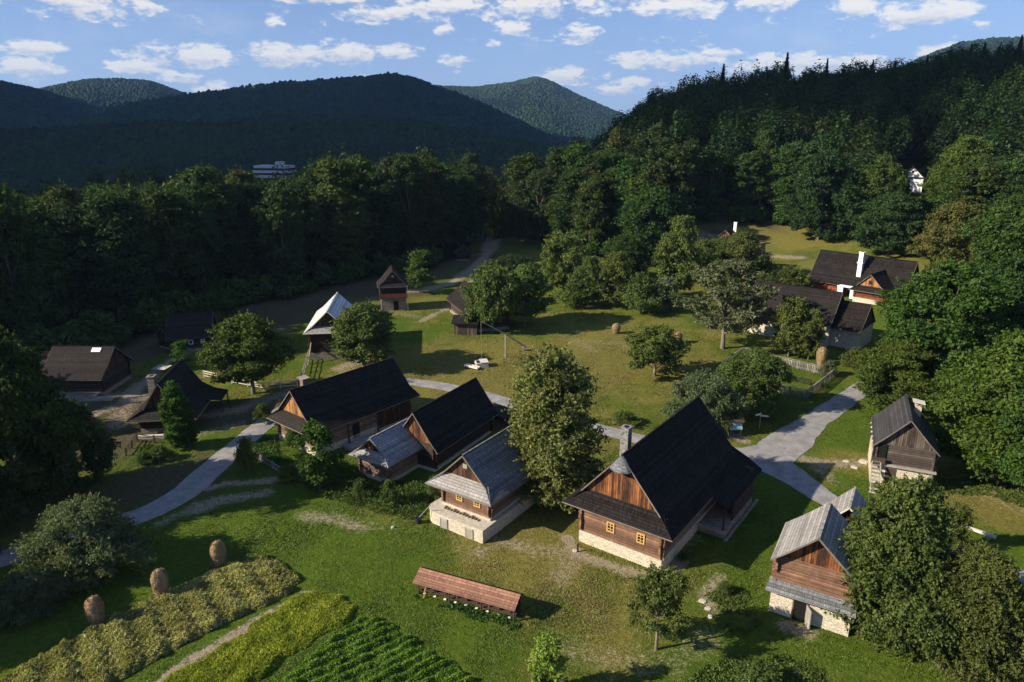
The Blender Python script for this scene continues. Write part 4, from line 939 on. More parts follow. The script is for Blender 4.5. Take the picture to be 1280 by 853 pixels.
# forest kinds
FK = []
for i, (H, rad, h0, shp, mat) in enumerate([(24, 5.6, 3, 'tall', 'forest'), (22, 6.2, 2, 'oval', 'forest'), (26, 5.2, 4, 'tall', 'forest_b'), (20, 6.4, 2, 'round', 'forest_b'), (23, 5.8, 3, 'oval', 'forest'), (21, 5.0, 3, 'tall', 'forest_y')]):
    tree_proto('f%d' % i, H, rad, h0, shp, 90, 17000, .40, mat, .32, 8, 1.5, .0, 40 + i, name='forest_tree', fill=.6); FK.append('f%d' % i)
tree_proto('big', 20, 8.5, 1.0, 'round', 140, 60000, .29, 'bright', .4, 10, 1.7, .1, 60, name='broad_tree', fill=.55)
tree_proto('big_d', 18, 8.0, .8, 'round', 130, 46000, .31, 'forest', .4, 10, 1.6, .1, 61, name='broad_tree', fill=.6)
tree_proto('big_g', 15, 8.0, .5, 'round', 130, 42000, .29, 'forest_b', .4, 10, 1.5, .3, 62, name='broad_tree', fill=.6)
tree_proto('big_y', 15, 8.0, .5, 'round', 120, 36000, .29, 'yellow', .4, 10, 1.5, .2, 63, name='broad_tree', fill=.55)
spruce_proto('s0', 24, 4.6, 71); spruce_proto('s1', 20, 3.4, 72)

T = px_tree
T('birch', 688, 628, 438, 66, 'tall light olive tree standing between the cellar cottage and the big log house')
T('apple', 820, 812, 716, 42, 'apple tree with pale bare trunk on the lower lawn before the big log house', 'apple trees in the village')
T('oak', 317, 492, 397, 46, 'round bright green tree beside the rail fence, left of the long farmhouse')
T('oak_dark', 455, 462, 382, 42, 'dense mid green tree directly in front of the pale roofed barn')
T('apple_b', 615, 415, 330, 34, 'left one of two wide olive trees hiding the plum brown barn')
T('oak_dark', 655, 406, 333, 34, 'right one of two wide olive trees beside the plum brown barn')
T('apple_b', 818, 470, 408, 38, 'low drooping fruit tree alone on the sunny meadow')
T('open', 903, 436, 327, 52, 'open pale leaved pear tree with visible dark limbs near the stone barn')
T('willow', 985, 446, 368, 26, 'fruit tree against the middle of the long stone barn wall', 'fruit trees by the stone barn')
T('willow', 1010, 450, 384, 18, 'smaller fruit tree beside the corner of the long stone barn', 'fruit trees by the stone barn')
T('greyfruit2', 940, 512, 440, 42, 'large spreading fruit tree inside the fenced garden')
T('greyfruit', 878, 535, 466, 48, 'grey green spreading tree behind the peak of the big black roof')
T('bush', 1070, 460, 436, 20, 'light green shrub at the corner of the stone annex')
T('slender', 524, 367, 312, 19, 'small bright young tree beside the two-storey granary')
T('slender', 228, 462, 426, 14, 'tiny bright tree beside the path below the dark cottage')
T('slender', 288, 399, 374, 13, 'dim slender young tree right of the dark cottage')
T('column', 226, 560, 476, 17, 'dark green columnar tree in front of the steep roofed house')
T('column', 240, 556, 500, 9, 'small columnar tree right against the bigger columnar one')
T('slender', 400, 612, 528, 27, 'slender young tree with feathery leaves in front of the long farmhouse')
T('slender', 330, 530, 505, 12, 'little bush-like tree at the left corner of the long farmhouse')
T('big_d', 30, 640, 418, 78, 'massive dark tree at the left edge beside the road')
T('big_g', -60, 660, 440, 80, 'dark tree cut by the left edge of the photo')
T('big_g', 95, 610, 500, 45, 'dark broad tree behind the massive tree at the left')
T('greyfruit', 112, 716, 628, 72, 'spreading grey green tree over the road at the lower left')
T('greyfruit', 40, 765, 716, 44, 'low spreading tree at the left edge next to the road')
T('eggfruit', 1106, 792, 602, 78, 'big leafy tree covering the right side of the stone storehouse')
T('eggfruit', 1205, 835, 690, 66, 'drooping leafy tree at the lower right corner over the road')
T('willow', 1190, 690, 628, 20, 'thin wispy tree standing beside the long wooden beam')
T('big', 1165, 505, 330, 76, 'large sunlit tree between the red farmhouse and the grey storehouse', 'large trees on the right edge')
T('big', 1120, 520, 425, 50, 'bright low spreading tree hanging over the end of the paved path', 'large trees on the right edge')
T('big', 1240, 600, 420, 82, 'large green tree behind the grey storehouse at the right edge', 'large trees on the right edge')
T('big', 1300, 640, 440, 70, 'large green tree cut by the right edge', 'large trees on the right edge')
T('big_y', 1180, 350, 253, 44, 'yellowish round tree right of the red farmhouse')
T('big_d', 1250, 400, 245, 58, 'dark green tree at the right edge above the yellowish round tree')
T('big_d', 1235, 470, 320, 60, 'broad green tree behind the large sunlit one at the right')
T('big_g', 1110, 318, 240, 44, 'round grey green tree just behind the red farmhouse')
T('big_g', 1022, 300, 187, 44, 'big dark round tree on the back meadow edge')
T('big_d', 1090, 296, 194, 32, 'dark round tree right of the biggest one on the back meadow')
T('big', 1192, 285, 172, 42, 'bright green tree directly right of the white cottage')
T('big_g', 1126, 262, 234, 15, 'low dark tree crown hiding the foot of the white cottage')
T('big_y', 1280, 330, 225, 22, 'light brownish tree on the right edge high on the slope')
T('slender', 1108, 392, 362, 17, 'vine-like little tree at the gable of the red farmhouse')
for k, (x, y, h, rd_) in enumerate([(-99, 88, 23, 7), (-93, 97, 24, 7), (-102, 104, 25, 7), (-95, 112, 24, 7), (-88, 80, 20, 7), (-86, 121, 24, 7), (-80, 72, 18, 7)]):
    plant(['big_d', 'big_g'][k % 2], x, y, h, rd_, 'tall dark tree just outside the left edge of the village', 'trees beyond the left edge of the village')
for k, (x, y, h, rd_) in enumerate([(-52, 52, 11, 6), (-47, 41, 10, 5)]):
    plant('big_d', x, y, h, rd_, 'rounded tree left of the haystack lawn beyond the photo edge', 'trees left of the haystack lawn')
# shrubbery and trees around the middle
G = 'bushy trees between the trail and the back meadow'
for (k, bx, by, ty, hw, lab) in [
    ('willow', 845, 372, 266, 30, 'tall light green poplar-like tree right of the dense thicket'),
    ('oak', 743, 312, 260, 20, 'small bright green ball-shaped tree behind the thicket'),
    ('big_d', 812, 330, 234, 44, 'broad olive tree behind the pale poplar-like tree'),
    ('willow', 768, 384, 312, 26, 'pale willow in the middle of the thicket'), ('willow', 735, 382, 318, 24, 'left willow of the thicket'),
    ('apple_b', 705, 372, 290, 34, 'dark olive tree at the left end of the thicket'), ('bush', 800, 392, 345, 26, 'low bush at the right foot of the thicket'),
    ('bush', 720, 384, 350, 24, 'low bush at the left foot of the thicket'), ('bush_grey', 830, 390, 348, 24, 'grey bush under the poplar-like tree'),
    ('big_g', 672, 300, 215, 40, 'big dark tree beside the upper end of the trail'), ('big_d', 712, 300, 232, 32, 'dark tree behind the small ball-shaped tree'),
    ('big_g', 640, 345, 318, 26, 'dark low tree just right of the trail'), ('big_d', 780, 352, 295, 34, 'green tree filling the back of the thicket'),
    ('oak_dark', 900, 345, 298, 28, 'bushy tree in front of the hidden cottage'), ('oak_dark', 925, 350, 290, 26, 'bushy tree right of the hidden cottage'), ('oak_dark', 875, 358, 300, 22, 'dark bushy tree left of the hidden cottage'),
    ('bush', 948, 352, 318, 22, 'bush below the dark meadow shed'), ('bush', 985, 370, 334, 24, 'light bush above the long stone barn roof'), ('bush', 905, 380, 345, 30, 'dark bush behind the open pear tree'),
    ('bush', 955, 372, 345, 22, 'bush touching the left end of the stone barn roof')]:
    T(k, bx, by, ty, hw, lab, G)
GS = 'shrubs around the houses'
for (k, bx, by, ty, hw, lab) in [('sapling', 684, 868, 796, 22, 'yellow green sapling at the bottom edge of the lawn'), ('bush', 948, 866, 836, 36, 'dark shrub at the bottom edge, right of the middle'),
    ('bush', 310, 592, 548, 15, 'small flowering bush beside the paved path'), ('bush', 370, 560, 530, 16, 'bush in the little fenced garden by the long farmhouse'),
    ('bush_grey', 545, 622, 596, 12, 'white flowering rose bush at the cellar cottage terrace'), ('bush', 905, 742, 728, 10, 'weedy bush on the slope left of the stone storehouse'),
    ('bush', 452, 622, 600, 13, 'weed bush below the long farmhouse'), ('slender', 488, 632, 600, 11, 'tall weed stalks left of the small grey shed'), ('bush', 360, 600, 582, 15, 'low bush right of the small picket fence'), ('bush', 855, 700, 690, 8, 'tiny bush near the front corner of the big log house'),
    ('bush', 200, 575, 558, 14, 'garden flowers bush below the steep roofed house'), ('bush', 180, 580, 566, 12, 'low plant in the garden of the steep roofed house'), ('bush', 105, 545, 512, 18, 'bush left of the steep roofed house'),
    ('bush_grey', 1035, 470, 452, 12, 'small shrub in front of the long stone barn'), ('bush', 780, 530, 515, 18, 'low bush along the path left of the chimney'), ('bush', 4, 668, 650, 16, 'bush at the left edge of the photo beside the road')]:
    T(k, bx, by, ty, hw, lab, GS)

# ---- the forest
TREELINE = [(-400, 250), (0, 236), (40, 246), (90, 240), (130, 228), (200, 222), (250, 214), (300, 219), (330, 226), (362, 222), (400, 198), (455, 180), (480, 186), (520, 170), (565, 182), (610, 158), (650, 172), (700, 148), (780, 124), (850, 102), (980, 82), (1100, 80), (1200, 66), (1280, 52), (1600, 40)]
_ta, _te = ridge_table(TREELINE)
def treeline_h(x, y):
    az = math.atan2(x, y); return CAM_H + np.interp(az, _ta, _te) * math.hypot(x, y) - tz(x, y)
fr = random.Random(99); cand = []
def view_px(x, y, z):
    d = CAM_H - z; zc = y * math.cos(PITCH) + d * math.sin(PITCH); yc = y * math.sin(PITCH) - d * math.cos(PITCH); return 640 + FPX * x / zc, 426.5 - FPX * yc / zc
step = 8.2; grid = {}
tries = 0
cells = []
for gx in range(-44, 62):
    for gy in range(8, 62):
        x = gx * step + fr.uniform(-.38, .38) * step + (gy % 2) * step / 2; y = gy * step + fr.uniform(-.38, .38) * step
        r_ = math.hypot(x, y); az = math.atan2(x, y)
        if r_ > 470 or abs(az) > .86: continue
        if r_ < forest_front(az) + 2: continue
        belt = az < -.03
        if belt and r_ > 262: continue
        cells.append((r_, x, y, az))
cells.sort()
# houses keep a clearing
clear = [(at(1137, 240), 13, 1.0), (at(579, 326), 7, 1), (at(207, 436), 10, 1)]
kept = [c for c in cells if all(math.hypot(c[1] - p[0], c[2] - p[1]) > rr_ for p, rr_, _ in clear)]
wx, wy = at(1137, 240)
kept = [c for c in kept if not (c[2] < wy and abs(c[1] / c[2] - wx / wy + .012) < .055 and c[2] > wy - 80)]
def fheight(x, y, az, k):
    lim = treeline_h(x, y); base = 21 + fr.uniform(-3.5, 4.5)
    if az < -.03: base = min(base + 5, lim + fr.uniform(-3.5, 1.0)) 
    elif az < .35: base = min(base + 2, lim + fr.uniform(-2.5, 1.5))
    else: base = min(base, max(lim, 12) + fr.uniform(-2, 2))
    return base
NIND = 288; tot = 0; rest = []
FL = 'dark broadleaf tree of the dense forest behind the village'
for i, (r_, x, y, az) in enumerate(kept):
    h = fheight(x, y, az, 0)
    if h < 8: continue
    px, py = view_px(x, y, tz(x, y) + h)
    if px < -60 or px > 1340: 
        if r_ > 200: continue
    if tot < NIND:
        if fr.random() < .05 and az > 0: plant(fr.choice(['s0', 's1']), x, y, h * 1.1, 3.6, 'dark spruce standing among the broadleaf trees of the forest', 'forest spruces', cat='spruce')
        else: plant(fr.choice(FK), x, y, h, fr.uniform(4.6, 8.0), FL, 'forest trees')
        tot += 1
    else: rest.append((x, y, h, az))
# the far part of the wood: too many to count, one mass of crowns
def leaf_mass(name, items, per, size, mat, seed, label):
    r = np.random.default_rng(seed); Vs = []; Fs = []; nb = 0
    protos = []
    for q in range(6):
        C, P, N = crown_points(r, 44, per, .2, .96, .82, SH[['tall', 'oval', 'round', 'oval', 'tall', 'round'][q]], .27); protos.append((P, N))
    for k, (x, y, h, rad) in enumerate(items):
        P, N = protos[k % 6]; a = r.uniform(0, 6.28); ca, sa = math.cos(a), math.sin(a); Q = P.copy()
        Q = np.stack([(P[:, 0] * ca - P[:, 1] * sa) * rad, (P[:, 0] * sa + P[:, 1] * ca) * rad, P[:, 2] * h], 1) + np.array([x, y, tz(x, y)])
        N2 = np.stack([N[:, 0] * ca - N[:, 1] * sa, N[:, 0] * sa + N[:, 1] * ca, N[:, 2]], 1)
        V, F_ = leaf_quads(Q, N2, size, r); Vs.append(V); Fs.append(F_ + nb); nb += len(V)
    o = np_mesh(name, np.concatenate(Vs), np.concatenate(Fs), mat); o['kind'] = 'stuff'; o['label'] = label; o['category'] = 'forest'
    return o
items = [(x, y, h * fr.uniform(.85, 1.08), fr.uniform(4.2, 8.6)) for (x, y, h, az) in rest]
print('forest individuals', tot, 'rest', len(items))
spr = items[::19]; brd = [t for i, t in enumerate(items) if i % 19]
leaf_mass('forest', brd, 2100, .68, L['mass'], 5, 'dense broadleaf forest covering the upper hillside')
GC = 'spruces on the ridge'
for (x, ty_, hw) in [(985, 66, 10), (905, 80, 9), (1035, 73, 7), (1092, 75, 6), (1160, 69, 6), (1215, 55, 8), (1232, 53, 7), (1250, 57, 7), (1278, 44, 9), (1120, 77, 5), (1190, 63, 6)]:
    dx, dy, _ = ray(x, ty_); d = 405; X, Y = dx / math.hypot(dx, dy) * d, dy / math.hypot(dx, dy) * d; Zt = CAM_H + (ray(x, ty_)[2]) / math.hypot(dx, dy) * d
    plant('s0', X, Y, Zt - tz(X, Y), max(hw, 7) / FPX * d * 1.5, 'dark spruce poking above the ridge line of the forest on the right', GC, cat='spruce')

# distant wooded hills: thousands of crowns as low mounds
def far_crowns():
    r = np.random.default_rng(8); n = 120000
    az = r.uniform(-.75, .55, n); rad = 520 * np.exp(r.uniform(0, 1, n) ** .8 * math.log(3000 / 520)); x = rad * np.sin(az); y = rad * np.cos(az)
    na_ = 60000; a2 = np.where(r.uniform(0, 1, na_) < .45, r.uniform(-.66, -.35, na_), np.where(r.uniform(0, 1, na_) < .7, r.uniform(-.16, .22, na_), r.uniform(.45, .70, na_))); r2 = r.uniform(2700, 5000, na_)
    x = np.concatenate([x, r2 * np.sin(a2)]); y = np.concatenate([y, r2 * np.cos(a2)]); rad = np.concatenate([rad, r2]); n = len(x)
    keep = (sines(x, y, 160, 40) + r.uniform(-.5, .5, n)) > -.55
    keep &= ~((np.arctan2(x, y) < -.40) & (rad > 600) & (rad < 800) & (np.arctan2(x, y) > -.75) & (r.uniform(0, 1, n) < .55))
    x, y, rad = x[keep], y[keep], rad[keep]; n = len(x); z = terrain(x, y)
    s = r.uniform(3.0, 6.0, n) * (1 + rad / 6000); hh = s * r.uniform(.9, 2.0, n) * np.where(rad > 2400, .65, 1.0)
    k = 6; ang = np.arange(k) / k * 2 * np.pi; V = []; 
    ring = [(1.0, .1), (.9, .62), (.45, .95)]
    for (rr_, hz_) in ring:
        for a in ang:
            j = r.uniform(.75, 1.2, n); V.append(np.stack([x + s * rr_ * j * np.cos(a), y + s * rr_ * j * np.sin(a), z + hh * hz_ * r.uniform(.85, 1.12, n)], 1))
    V.append(np.stack([x, y, z + hh * 1.05], 1)); V = np.stack(V, 1); m = V.shape[1]; F_ = []
    for lv in range(2):
        for i in range(k): j = (i + 1) % k; F_.append((lv * k + i, lv * k + j, (lv + 1) * k + j)); F_.append((lv * k + i, (lv + 1) * k + j, (lv + 1) * k + i))
    for i in range(k): F_.append((2 * k + i, 2 * k + (i + 1) % k, m - 1))
    F_ = np.array(F_)[None] + (np.arange(n) * m)[:, None, None]
    mt = leaf_mat('far_foliage', (.006, .016, .005), (.022, .046, .014), trans=.0, patch=(.0045, (.03, .056, .015)))  # sunlit and shaded patches put into the crown colour
    o = np_mesh('distant_forest', V.reshape(-1, 3), F_.reshape(-1, 3), mt, True); o['kind'] = 'stuff'; o['label'] = 'dark forest covering the far hills'; o['category'] = 'forest'
far_crowns()
# undergrowth along the forest front
under = []
for k in range(260):
    az = fr.uniform(-.80, .80); r_ = forest_front(az) + fr.uniform(-3, 5); x, y = r_ * math.sin(az), r_ * math.cos(az)
    if any(math.hypot(x - p[0], y - p[1]) < 8 for p, _, _ in clear): continue
    if -.075 < az < .0: continue
    under.append((x, y, fr.uniform(2.0, 5.5), fr.uniform(2.2, 3.8)))
leaf_mass('undergrowth', under, 500, .6, L['forest'], 6, 'dark undergrowth along the foot of the forest')

# ---------------------------------------------------------------- crops
def inside(X, Y, poly):
    c = np.zeros(X.shape, bool); n = len(poly)
    for i in range(n):
        (x1, y1), (x2, y2) = poly[i], poly[(i + 1) % n]
        if y1 == y2: continue
        c ^= ((y1 > Y) != (y2 > Y)) & (X < (x2 - x1) * (Y - y1) / (y2 - y1) + x1)
    return c
def poly_dist(X, Y, poly): return seg_dist(X, Y, list(poly) + [poly[0]])
def scatter(poly, n, r):
    xs = [p[0] for p in poly]; ys = [p[1] for p in poly]; X = r.uniform(min(xs), max(xs), n * 3); Y = r.uniform(min(ys), max(ys), n * 3); k = inside(X, Y, poly); return X[k][:n], Y[k][:n]
def field(name, pix, n, hfun, size, mat, seed, label, up=.9, aspect=2.2, soil=None):
    r = np.random.default_rng(seed); W = [at(*p) for p in pix]; X, Y = scatter(W, n, r); d = poly_dist(X, Y, W)
    H = hfun(X, Y, r) * sm(d + .35 * sines(X, Y, .5, seed), -.05, .6); Zg = terrain(X, Y); k = H > .04; X, Y, H, Zg = X[k], Y[k], H[k], Zg[k]; m = len(X)
    P = np.stack([X, Y, Zg + H * r.uniform(.25, 1.0, m)], 1); N = unit(m, r); N[:, 2] *= .6; N += np.array([0, 0, .25]); N /= np.linalg.norm(N, axis=1)[:, None]
    V, F_ = leaf_quads(P, N, size, r, aspect); 
    o = np_mesh(name, V, F_, mat); o['kind'] = 'stuff'; o['label'] = label; o['category'] = 'crop'; return o
F1 = [(-60, 900), (0, 852), (60, 815), (150, 768), (230, 733), (295, 703), (335, 698), (362, 708), (376, 728), (362, 746), (300, 772), (230, 806), (150, 852), (90, 900)]
F2 = [(375, 742), (405, 738), (432, 746), (448, 762), (440, 778), (390, 805), (330, 846), (270, 900), (110, 900), (190, 856), (270, 812), (330, 772)]
F3 = [(452, 768), (478, 773), (505, 790), (540, 812), (580, 836), (625, 870), (640, 900), (300, 900), (350, 850), (400, 808)]
lm1 = leaf_mat('ripening_grain', (.15, .145, .045), (.44, .40, .18), var=0); lm2 = leaf_mat('yellow_green_crop', (.12, .17, .018), (.34, .40, .045), var=0); lm3 = leaf_mat('potato_leaves', (.045, .12, .014), (.15, .30, .042), var=0)
field('grain_field', F1, 120000, lambda x, y, r: .48 + .10 * sines(x, y, 1.1, 61) + .26 * sines(x, y, .3, 62), .10, lm1, 31, 'strip of ragged ripening olive grain at the lower left')
field('flax_field', F2, 90000, lambda x, y, r: .34 + .12 * sines(x, y, 1.2, 63) + .08 * sines(x, y, .35, 66), .09, lm2, 32, 'yellow green crop strip between the grain and the potato field', aspect=2.8)
W3 = [at(*p) for p in F3]; e0 = np.array(at(380, 810)); e1 = np.array(at(462, 772)); rd = (e1 - e0) / np.linalg.norm(e1 - e0); rn = np.array((-rd[1], rd[0]))
field('potato_field', F3, 80000, lambda x, y, r: np.clip(.6 + .2 * np.cos((x * rn[0] + y * rn[1]) / .78 * 2 * np.pi), .02, 1) * (.62 + .38 * sines(x, y, .42, 64)) * .8, .115, lm3, 33, 'rows of deep green potato plants at the bottom left', aspect=1.3)
lw = leaf_mat('weed_leaves', (.03, .06, .01), (.10, .15, .03), var=0)
for nm, pix, n, h, lab in [('weeds', [(372, 600), (400, 580), (440, 582), (470, 604), (520, 598), (545, 604), (540, 640), (522, 652), (480, 645), (440, 632), (395, 622)], 17000, 1.0, 'tall green weeds on the bank between the long farmhouse and the cellar cottage'),
                           ('weeds', [(300, 560), (330, 545), (350, 552), (352, 590), (318, 574)], 3500, .5, 'dark herbs inside the small picket fence'),
                           ('weeds', [(880, 745), (900, 725), (930, 735), (955, 775), (940, 800), (905, 790), (900, 765)], 3500, .2, 'lush weeds on the shaded slope left of the stone storehouse'),
                           ('weeds', [(1160, 600), (1290, 590), (1290, 640), (1240, 622), (1180, 618)], 7000, .45, 'rough grass under the large trees at the right edge'),
                           ('weeds', [(500, 735), (640, 768), (655, 785), (640, 790), (515, 752)], 3000, .2, 'longer grass around the feet of the bee house'),
                           ('weeds', [(850, 853), (900, 820), (1010, 818), (1060, 870), (850, 900)], 6000, .4, 'rough grass at the bottom edge right of the middle'),
                           ('weeds', [(640, 500), (740, 520), (900, 545), (905, 553), (740, 530), (640, 510)], 3000, .35, 'rough verge above the paved path across the meadow')]:
    field(nm, pix, n, lambda x, y, r, h=h: h * np.clip(.45 + .5 * sines(x, y, 1.1, 91) + .25 * sines(x, y, .35, 92), .08, 1.2), .13, lw, 34, lab, aspect=1.8)['category'] = 'weeds'
# grass tufts over the near meadows, avoiding paths, roads and houses
def grass():
    r = np.random.default_rng(77); n = 700000
    rad = 33 * np.exp(r.uniform(0, 1, n) * math.log(140 / 33)); az = r.uniform(-.78, .78, n); X = rad * np.sin(az); Y = rad * np.cos(az)
    keep = np.ones(n, bool); edge_r = r.uniform(-.2, 1, n) * (r.uniform(0, 1, n) < .5)
    for o in col.objects:
        if o.name.startswith('road') and o.type == 'MESH':
            co = np.array([v.co[:2] for v in o.data.vertices]).reshape(-1, 7, 2); c = co[::2, 3]; w = np.linalg.norm(co[::2, 0] - co[::2, 6], axis=1) / 2
            for (cx, cy), ww in zip(c, w):
                if math.hypot(cx, cy) < 145: keep &= (X - cx) ** 2 + (Y - cy) ** 2 > np.maximum(ww - .3 * edge_r, .1) ** 2
    for poly in (F1, F2, F3): keep &= ~inside(X, Y, [at(*p) for p in poly])
    X, Y = X[keep], Y[keep]; wood, dirt, dry, brown = masks(X, Y); k = (dirt + brown * .8 + r.uniform(-.25, .25, len(X)) < .35) & (wood < .6); X, Y, dry = X[k], Y[k], dry[k]
    cl = sines(X, Y, 2.2, 81) + .8 * sines(X, Y, .7, 82); k = r.uniform(0, 1, len(X)) < .55 + .5 * cl; X, Y, dry = X[k], Y[k], dry[k]; m = len(X)
    d = np.hypot(X, Y); s = (.075 + .03 * sines(X, Y, 3, 83)) * (1 + .008 * (d - 40)); s = np.clip(s, .045, .2)
    P = np.stack([X, Y, terrain(X, Y) + s * .3], 1); N = unit(m, r); N[:, 2] = np.abs(N[:, 2]) * .8 + .8; N /= np.linalg.norm(N, axis=1)[:, None]
    V, F_ = leaf_quads(P, N, 1.0, r, 2.0); V = (V.reshape(-1, 4, 3) - P[:, None]) * s[:, None, None] + P[:, None]
    yl = dry + r.uniform(-.22, .22, m) > .58
    for nm, sel, mt, lab in (('meadow_grass', ~yl, leaf_mat('grass_green', (.042, .078, .008), (.125, .175, .022), var=0), 'green grass tufts of the lawns around the houses'),
                             ('dry_grass', yl, leaf_mat('grass_dry', (.10, .095, .024), (.27, .235, .09), var=0), 'dry yellowish grass tufts on the meadows')):
        v = V[sel].reshape(-1, 3); o = np_mesh(nm, v, np.arange(len(v)).reshape(-1, 4), mt); o['kind'] = 'stuff'; o['label'] = lab; o['category'] = 'grass'
grass()

# ---------------------------------------------------------------- props
def haystack(px, py, H, rad, label, group='haystacks'):
    x, y = at(px, py); r = np.random.default_rng(int(px)); z = tz(x, y); n = 26; rings = 16; V = []
    prof = [(0, .66), (.1, .72), (.25, .84), (.42, .95), (.6, 1.0), (.75, .97), (.87, .82), (.95, .58), (.985, .3)]
    for i in range(rings):
        t = i / (rings - 1) * .985; pr = np.interp(t, [a for a, b in prof], [b for a, b in prof])
        for k in range(n): a = 2 * math.pi * k / n; q = rad * pr * (1 + .09 * r.normal() * .6 + .05 * math.sin(3 * a + px)); V.append((q * math.cos(a), q * math.sin(a), H * t + r.normal() * .03))
    V.append((0, 0, H * 1.0)); F_ = [(i * n + k, i * n + (k + 1) % n, (i + 1) * n + (k + 1) % n, (i + 1) * n + k) for i in range(rings - 1) for k in range(n)]
    m = MB(); m.v = V; m.f = F_ + [((rings - 1) * n + k, (rings - 1) * n + (k + 1) % n, rings * n) for k in range(n)]
    root = thing('haystack', label, 'haystack', (x, y, z), random.uniform(0, 6), group); m.build('hay_pile', M['hay'], root, True)
    # loose straw
    P = []; N = []
    for k in range(1800):
        t = r.uniform(.02, .98); a = r.uniform(0, 6.28); q = rad * np.interp(t, [a_ for a_, b in prof], [b for a_, b in prof]) * 1.03; P.append((q * math.cos(a), q * math.sin(a), H * t)); N.append((math.cos(a), math.sin(a), .5 * r.normal()))
    for k in range(160): a = r.uniform(0, 6.28); q = rad * r.uniform(.7, 1.7); P.append((q * math.cos(a), q * math.sin(a), .05)); N.append((r.normal() * .3, r.normal() * .3, 1))
    N = np.array(N) + unit(len(N), r) * .5; N /= np.linalg.norm(N, axis=1)[:, None]; Vv, Ff = leaf_quads(np.array(P), N, .07, r, 3.0); np_mesh('straw', Vv, Ff, M['hay_leaf'], parent=root)
    MB().tube((0, 0, H * .8), (.02, 0, H * 1.04), .035, .025, 6).build('pole', M['wood_grey'], root)
M['hay_leaf'] = leaf_mat('straw', (.13, .09, .045), (.36, .26, .14), trans=.15, var=.1)
haystack(275, 708, 2.45, .60, 'haystack at the tip of the grain strip, the one farthest from the left photo edge')
haystack(203, 745, 2.45, .60, 'haystack between the other two beside the grain strip')
haystack(122, 781, 2.45, .60, 'haystack nearest the bottom left corner beside the grain strip')
haystack(770, 417, 1.9, .72, 'small pointed haystack in the middle of the sunny meadow'); haystack(847, 429, 2.0, .72, 'haystack at the right edge of the drooping fruit tree on the meadow'); haystack(1026, 457, 3.0, .85, 'tall haystack between the garden fence and the stone barn')

def fence(name, label, cat, pix, hgt, kind, mat, gap=2.2):
    W = [at(*p) for p in pix]; x0, y0 = W[0]; z0 = tz(x0, y0); root = thing(name, label, cat, (x0, y0, z0)); r = random.Random(int(pix[0][0]))
    for (ax, ay), (bx, by) in zip(W[:-1], W[1:]):
        Ls = math.hypot(bx - ax, by - ay); n = max(1, round(Ls / gap)); P = [(ax + (bx - ax) * k / n - x0, ay + (by - ay) * k / n - y0) for k in range(n + 1)]; Z = [tz(p[0] + x0, p[1] + y0) - z0 for p in P]
        for p, z in zip(P[:-1] if (bx, by) != W[-1] else P, Z): MB().box(p[0] - .07, p[0] + .07, p[1] - .07, p[1] + .07, z - .2, z + hgt + .12).build('post', M[mat], root)
        m = MB()
        for i in range(n):
            a, b_ = P[i], P[i + 1]; za, zb = Z[i], Z[i + 1]
            if kind == 'rail':
                for h in (.35, .7, 1.0): m.bar((a[0], a[1], za + hgt * h + r.uniform(-.06, .06)), (b_[0], b_[1], zb + hgt * h + r.uniform(-.06, .06)), .06, .09)
            else:
                for h in (.25, .85): m.bar((a[0], a[1], za + hgt * h), (b_[0], b_[1], zb + hgt * h), .05, .08)
                d = np.array((b_[0] - a[0], b_[1] - a[1])); l = np.linalg.norm(d); q = max(1, int(l / .24)); d = d / l; nn = np.array((-d[1], d[0])) * .05
                for k in range(q):
                    t = (k + .5) / q * l; cx, cy = a[0] + d[0] * t + nn[0], a[1] + d[1] * t + nn[1]; z = za + (zb - za) * t / l; hh = hgt * r.uniform(.95, 1.05)
                    m.bar((cx, cy, z + .02), (cx, cy, z + hh), .03, .11) if False else m.hexa([(cx - d[0] * .055 - .01, cy - d[1] * .055, z), (cx + d[0] * .055 - .01, cy + d[1] * .055, z), (cx + d[0] * .055 + .01, cy + d[1] * .055 + .02, z), (cx - d[0] * .055 + .01, cy - d[1] * .055 + .02, z),
                        (cx - d[0] * .055 - .01, cy - d[1] * .055, z + hh), (cx + d[0] * .055 - .01, cy + d[1] * .055, z + hh), (cx + d[0] * .055 + .01, cy + d[1] * .055 + .02, z + hh), (cx - d[0] * .055 + .01, cy - d[1] * .055 + .02, z + hh)])
                if kind == 'capped': m.bar((a[0], a[1], za + hgt + .1), (b_[0], b_[1], zb + hgt + .1), .16, .05)
        m.build('rails' if kind == 'rail' else 'pickets', M[mat], root)
    return root
fence('garden_fence', 'weathered grey picket fence around the garden with the big fruit tree', 'fence', [(898, 468), (945, 486), (1008, 499), (1043, 471), (1018, 466), (974, 456), (929, 444), (912, 455), (898, 468)], 1.25, 'capped', 'fence', 2.4)
fence('picket_fence', 'little grey picket fence of the front garden beside the long farmhouse', 'fence', [(318, 572), (353, 594), (385, 582)], .9, 'picket', 'fence', 1.8)
fence('rail_fence', 'pale split rail fence behind the round bright tree', 'fence', [(255, 472), (290, 480), (330, 488), (372, 484)], 1.0, 'rail', 'wood_pale', 3)
fence('rail_fence', 'pole fence climbing up to the footing of the pale roofed barn', 'fence', [(378, 478), (384, 455), (390, 438)], 1.3, 'rail', 'wood_grey', 2.4)
fence('rail_fence', 'dark pole fence beside the top of the upper dirt trail', 'fence', [(596, 300), (612, 304), (625, 294)], 1.1, 'rail', 'wood_grey', 3)
fence('log_pen', 'dark fence posts of the shaded garden left of the columnar tree', 'fence', [(158, 570), (172, 552), (215, 556), (238, 560)], .9, 'rail', 'wood_dark', 2)

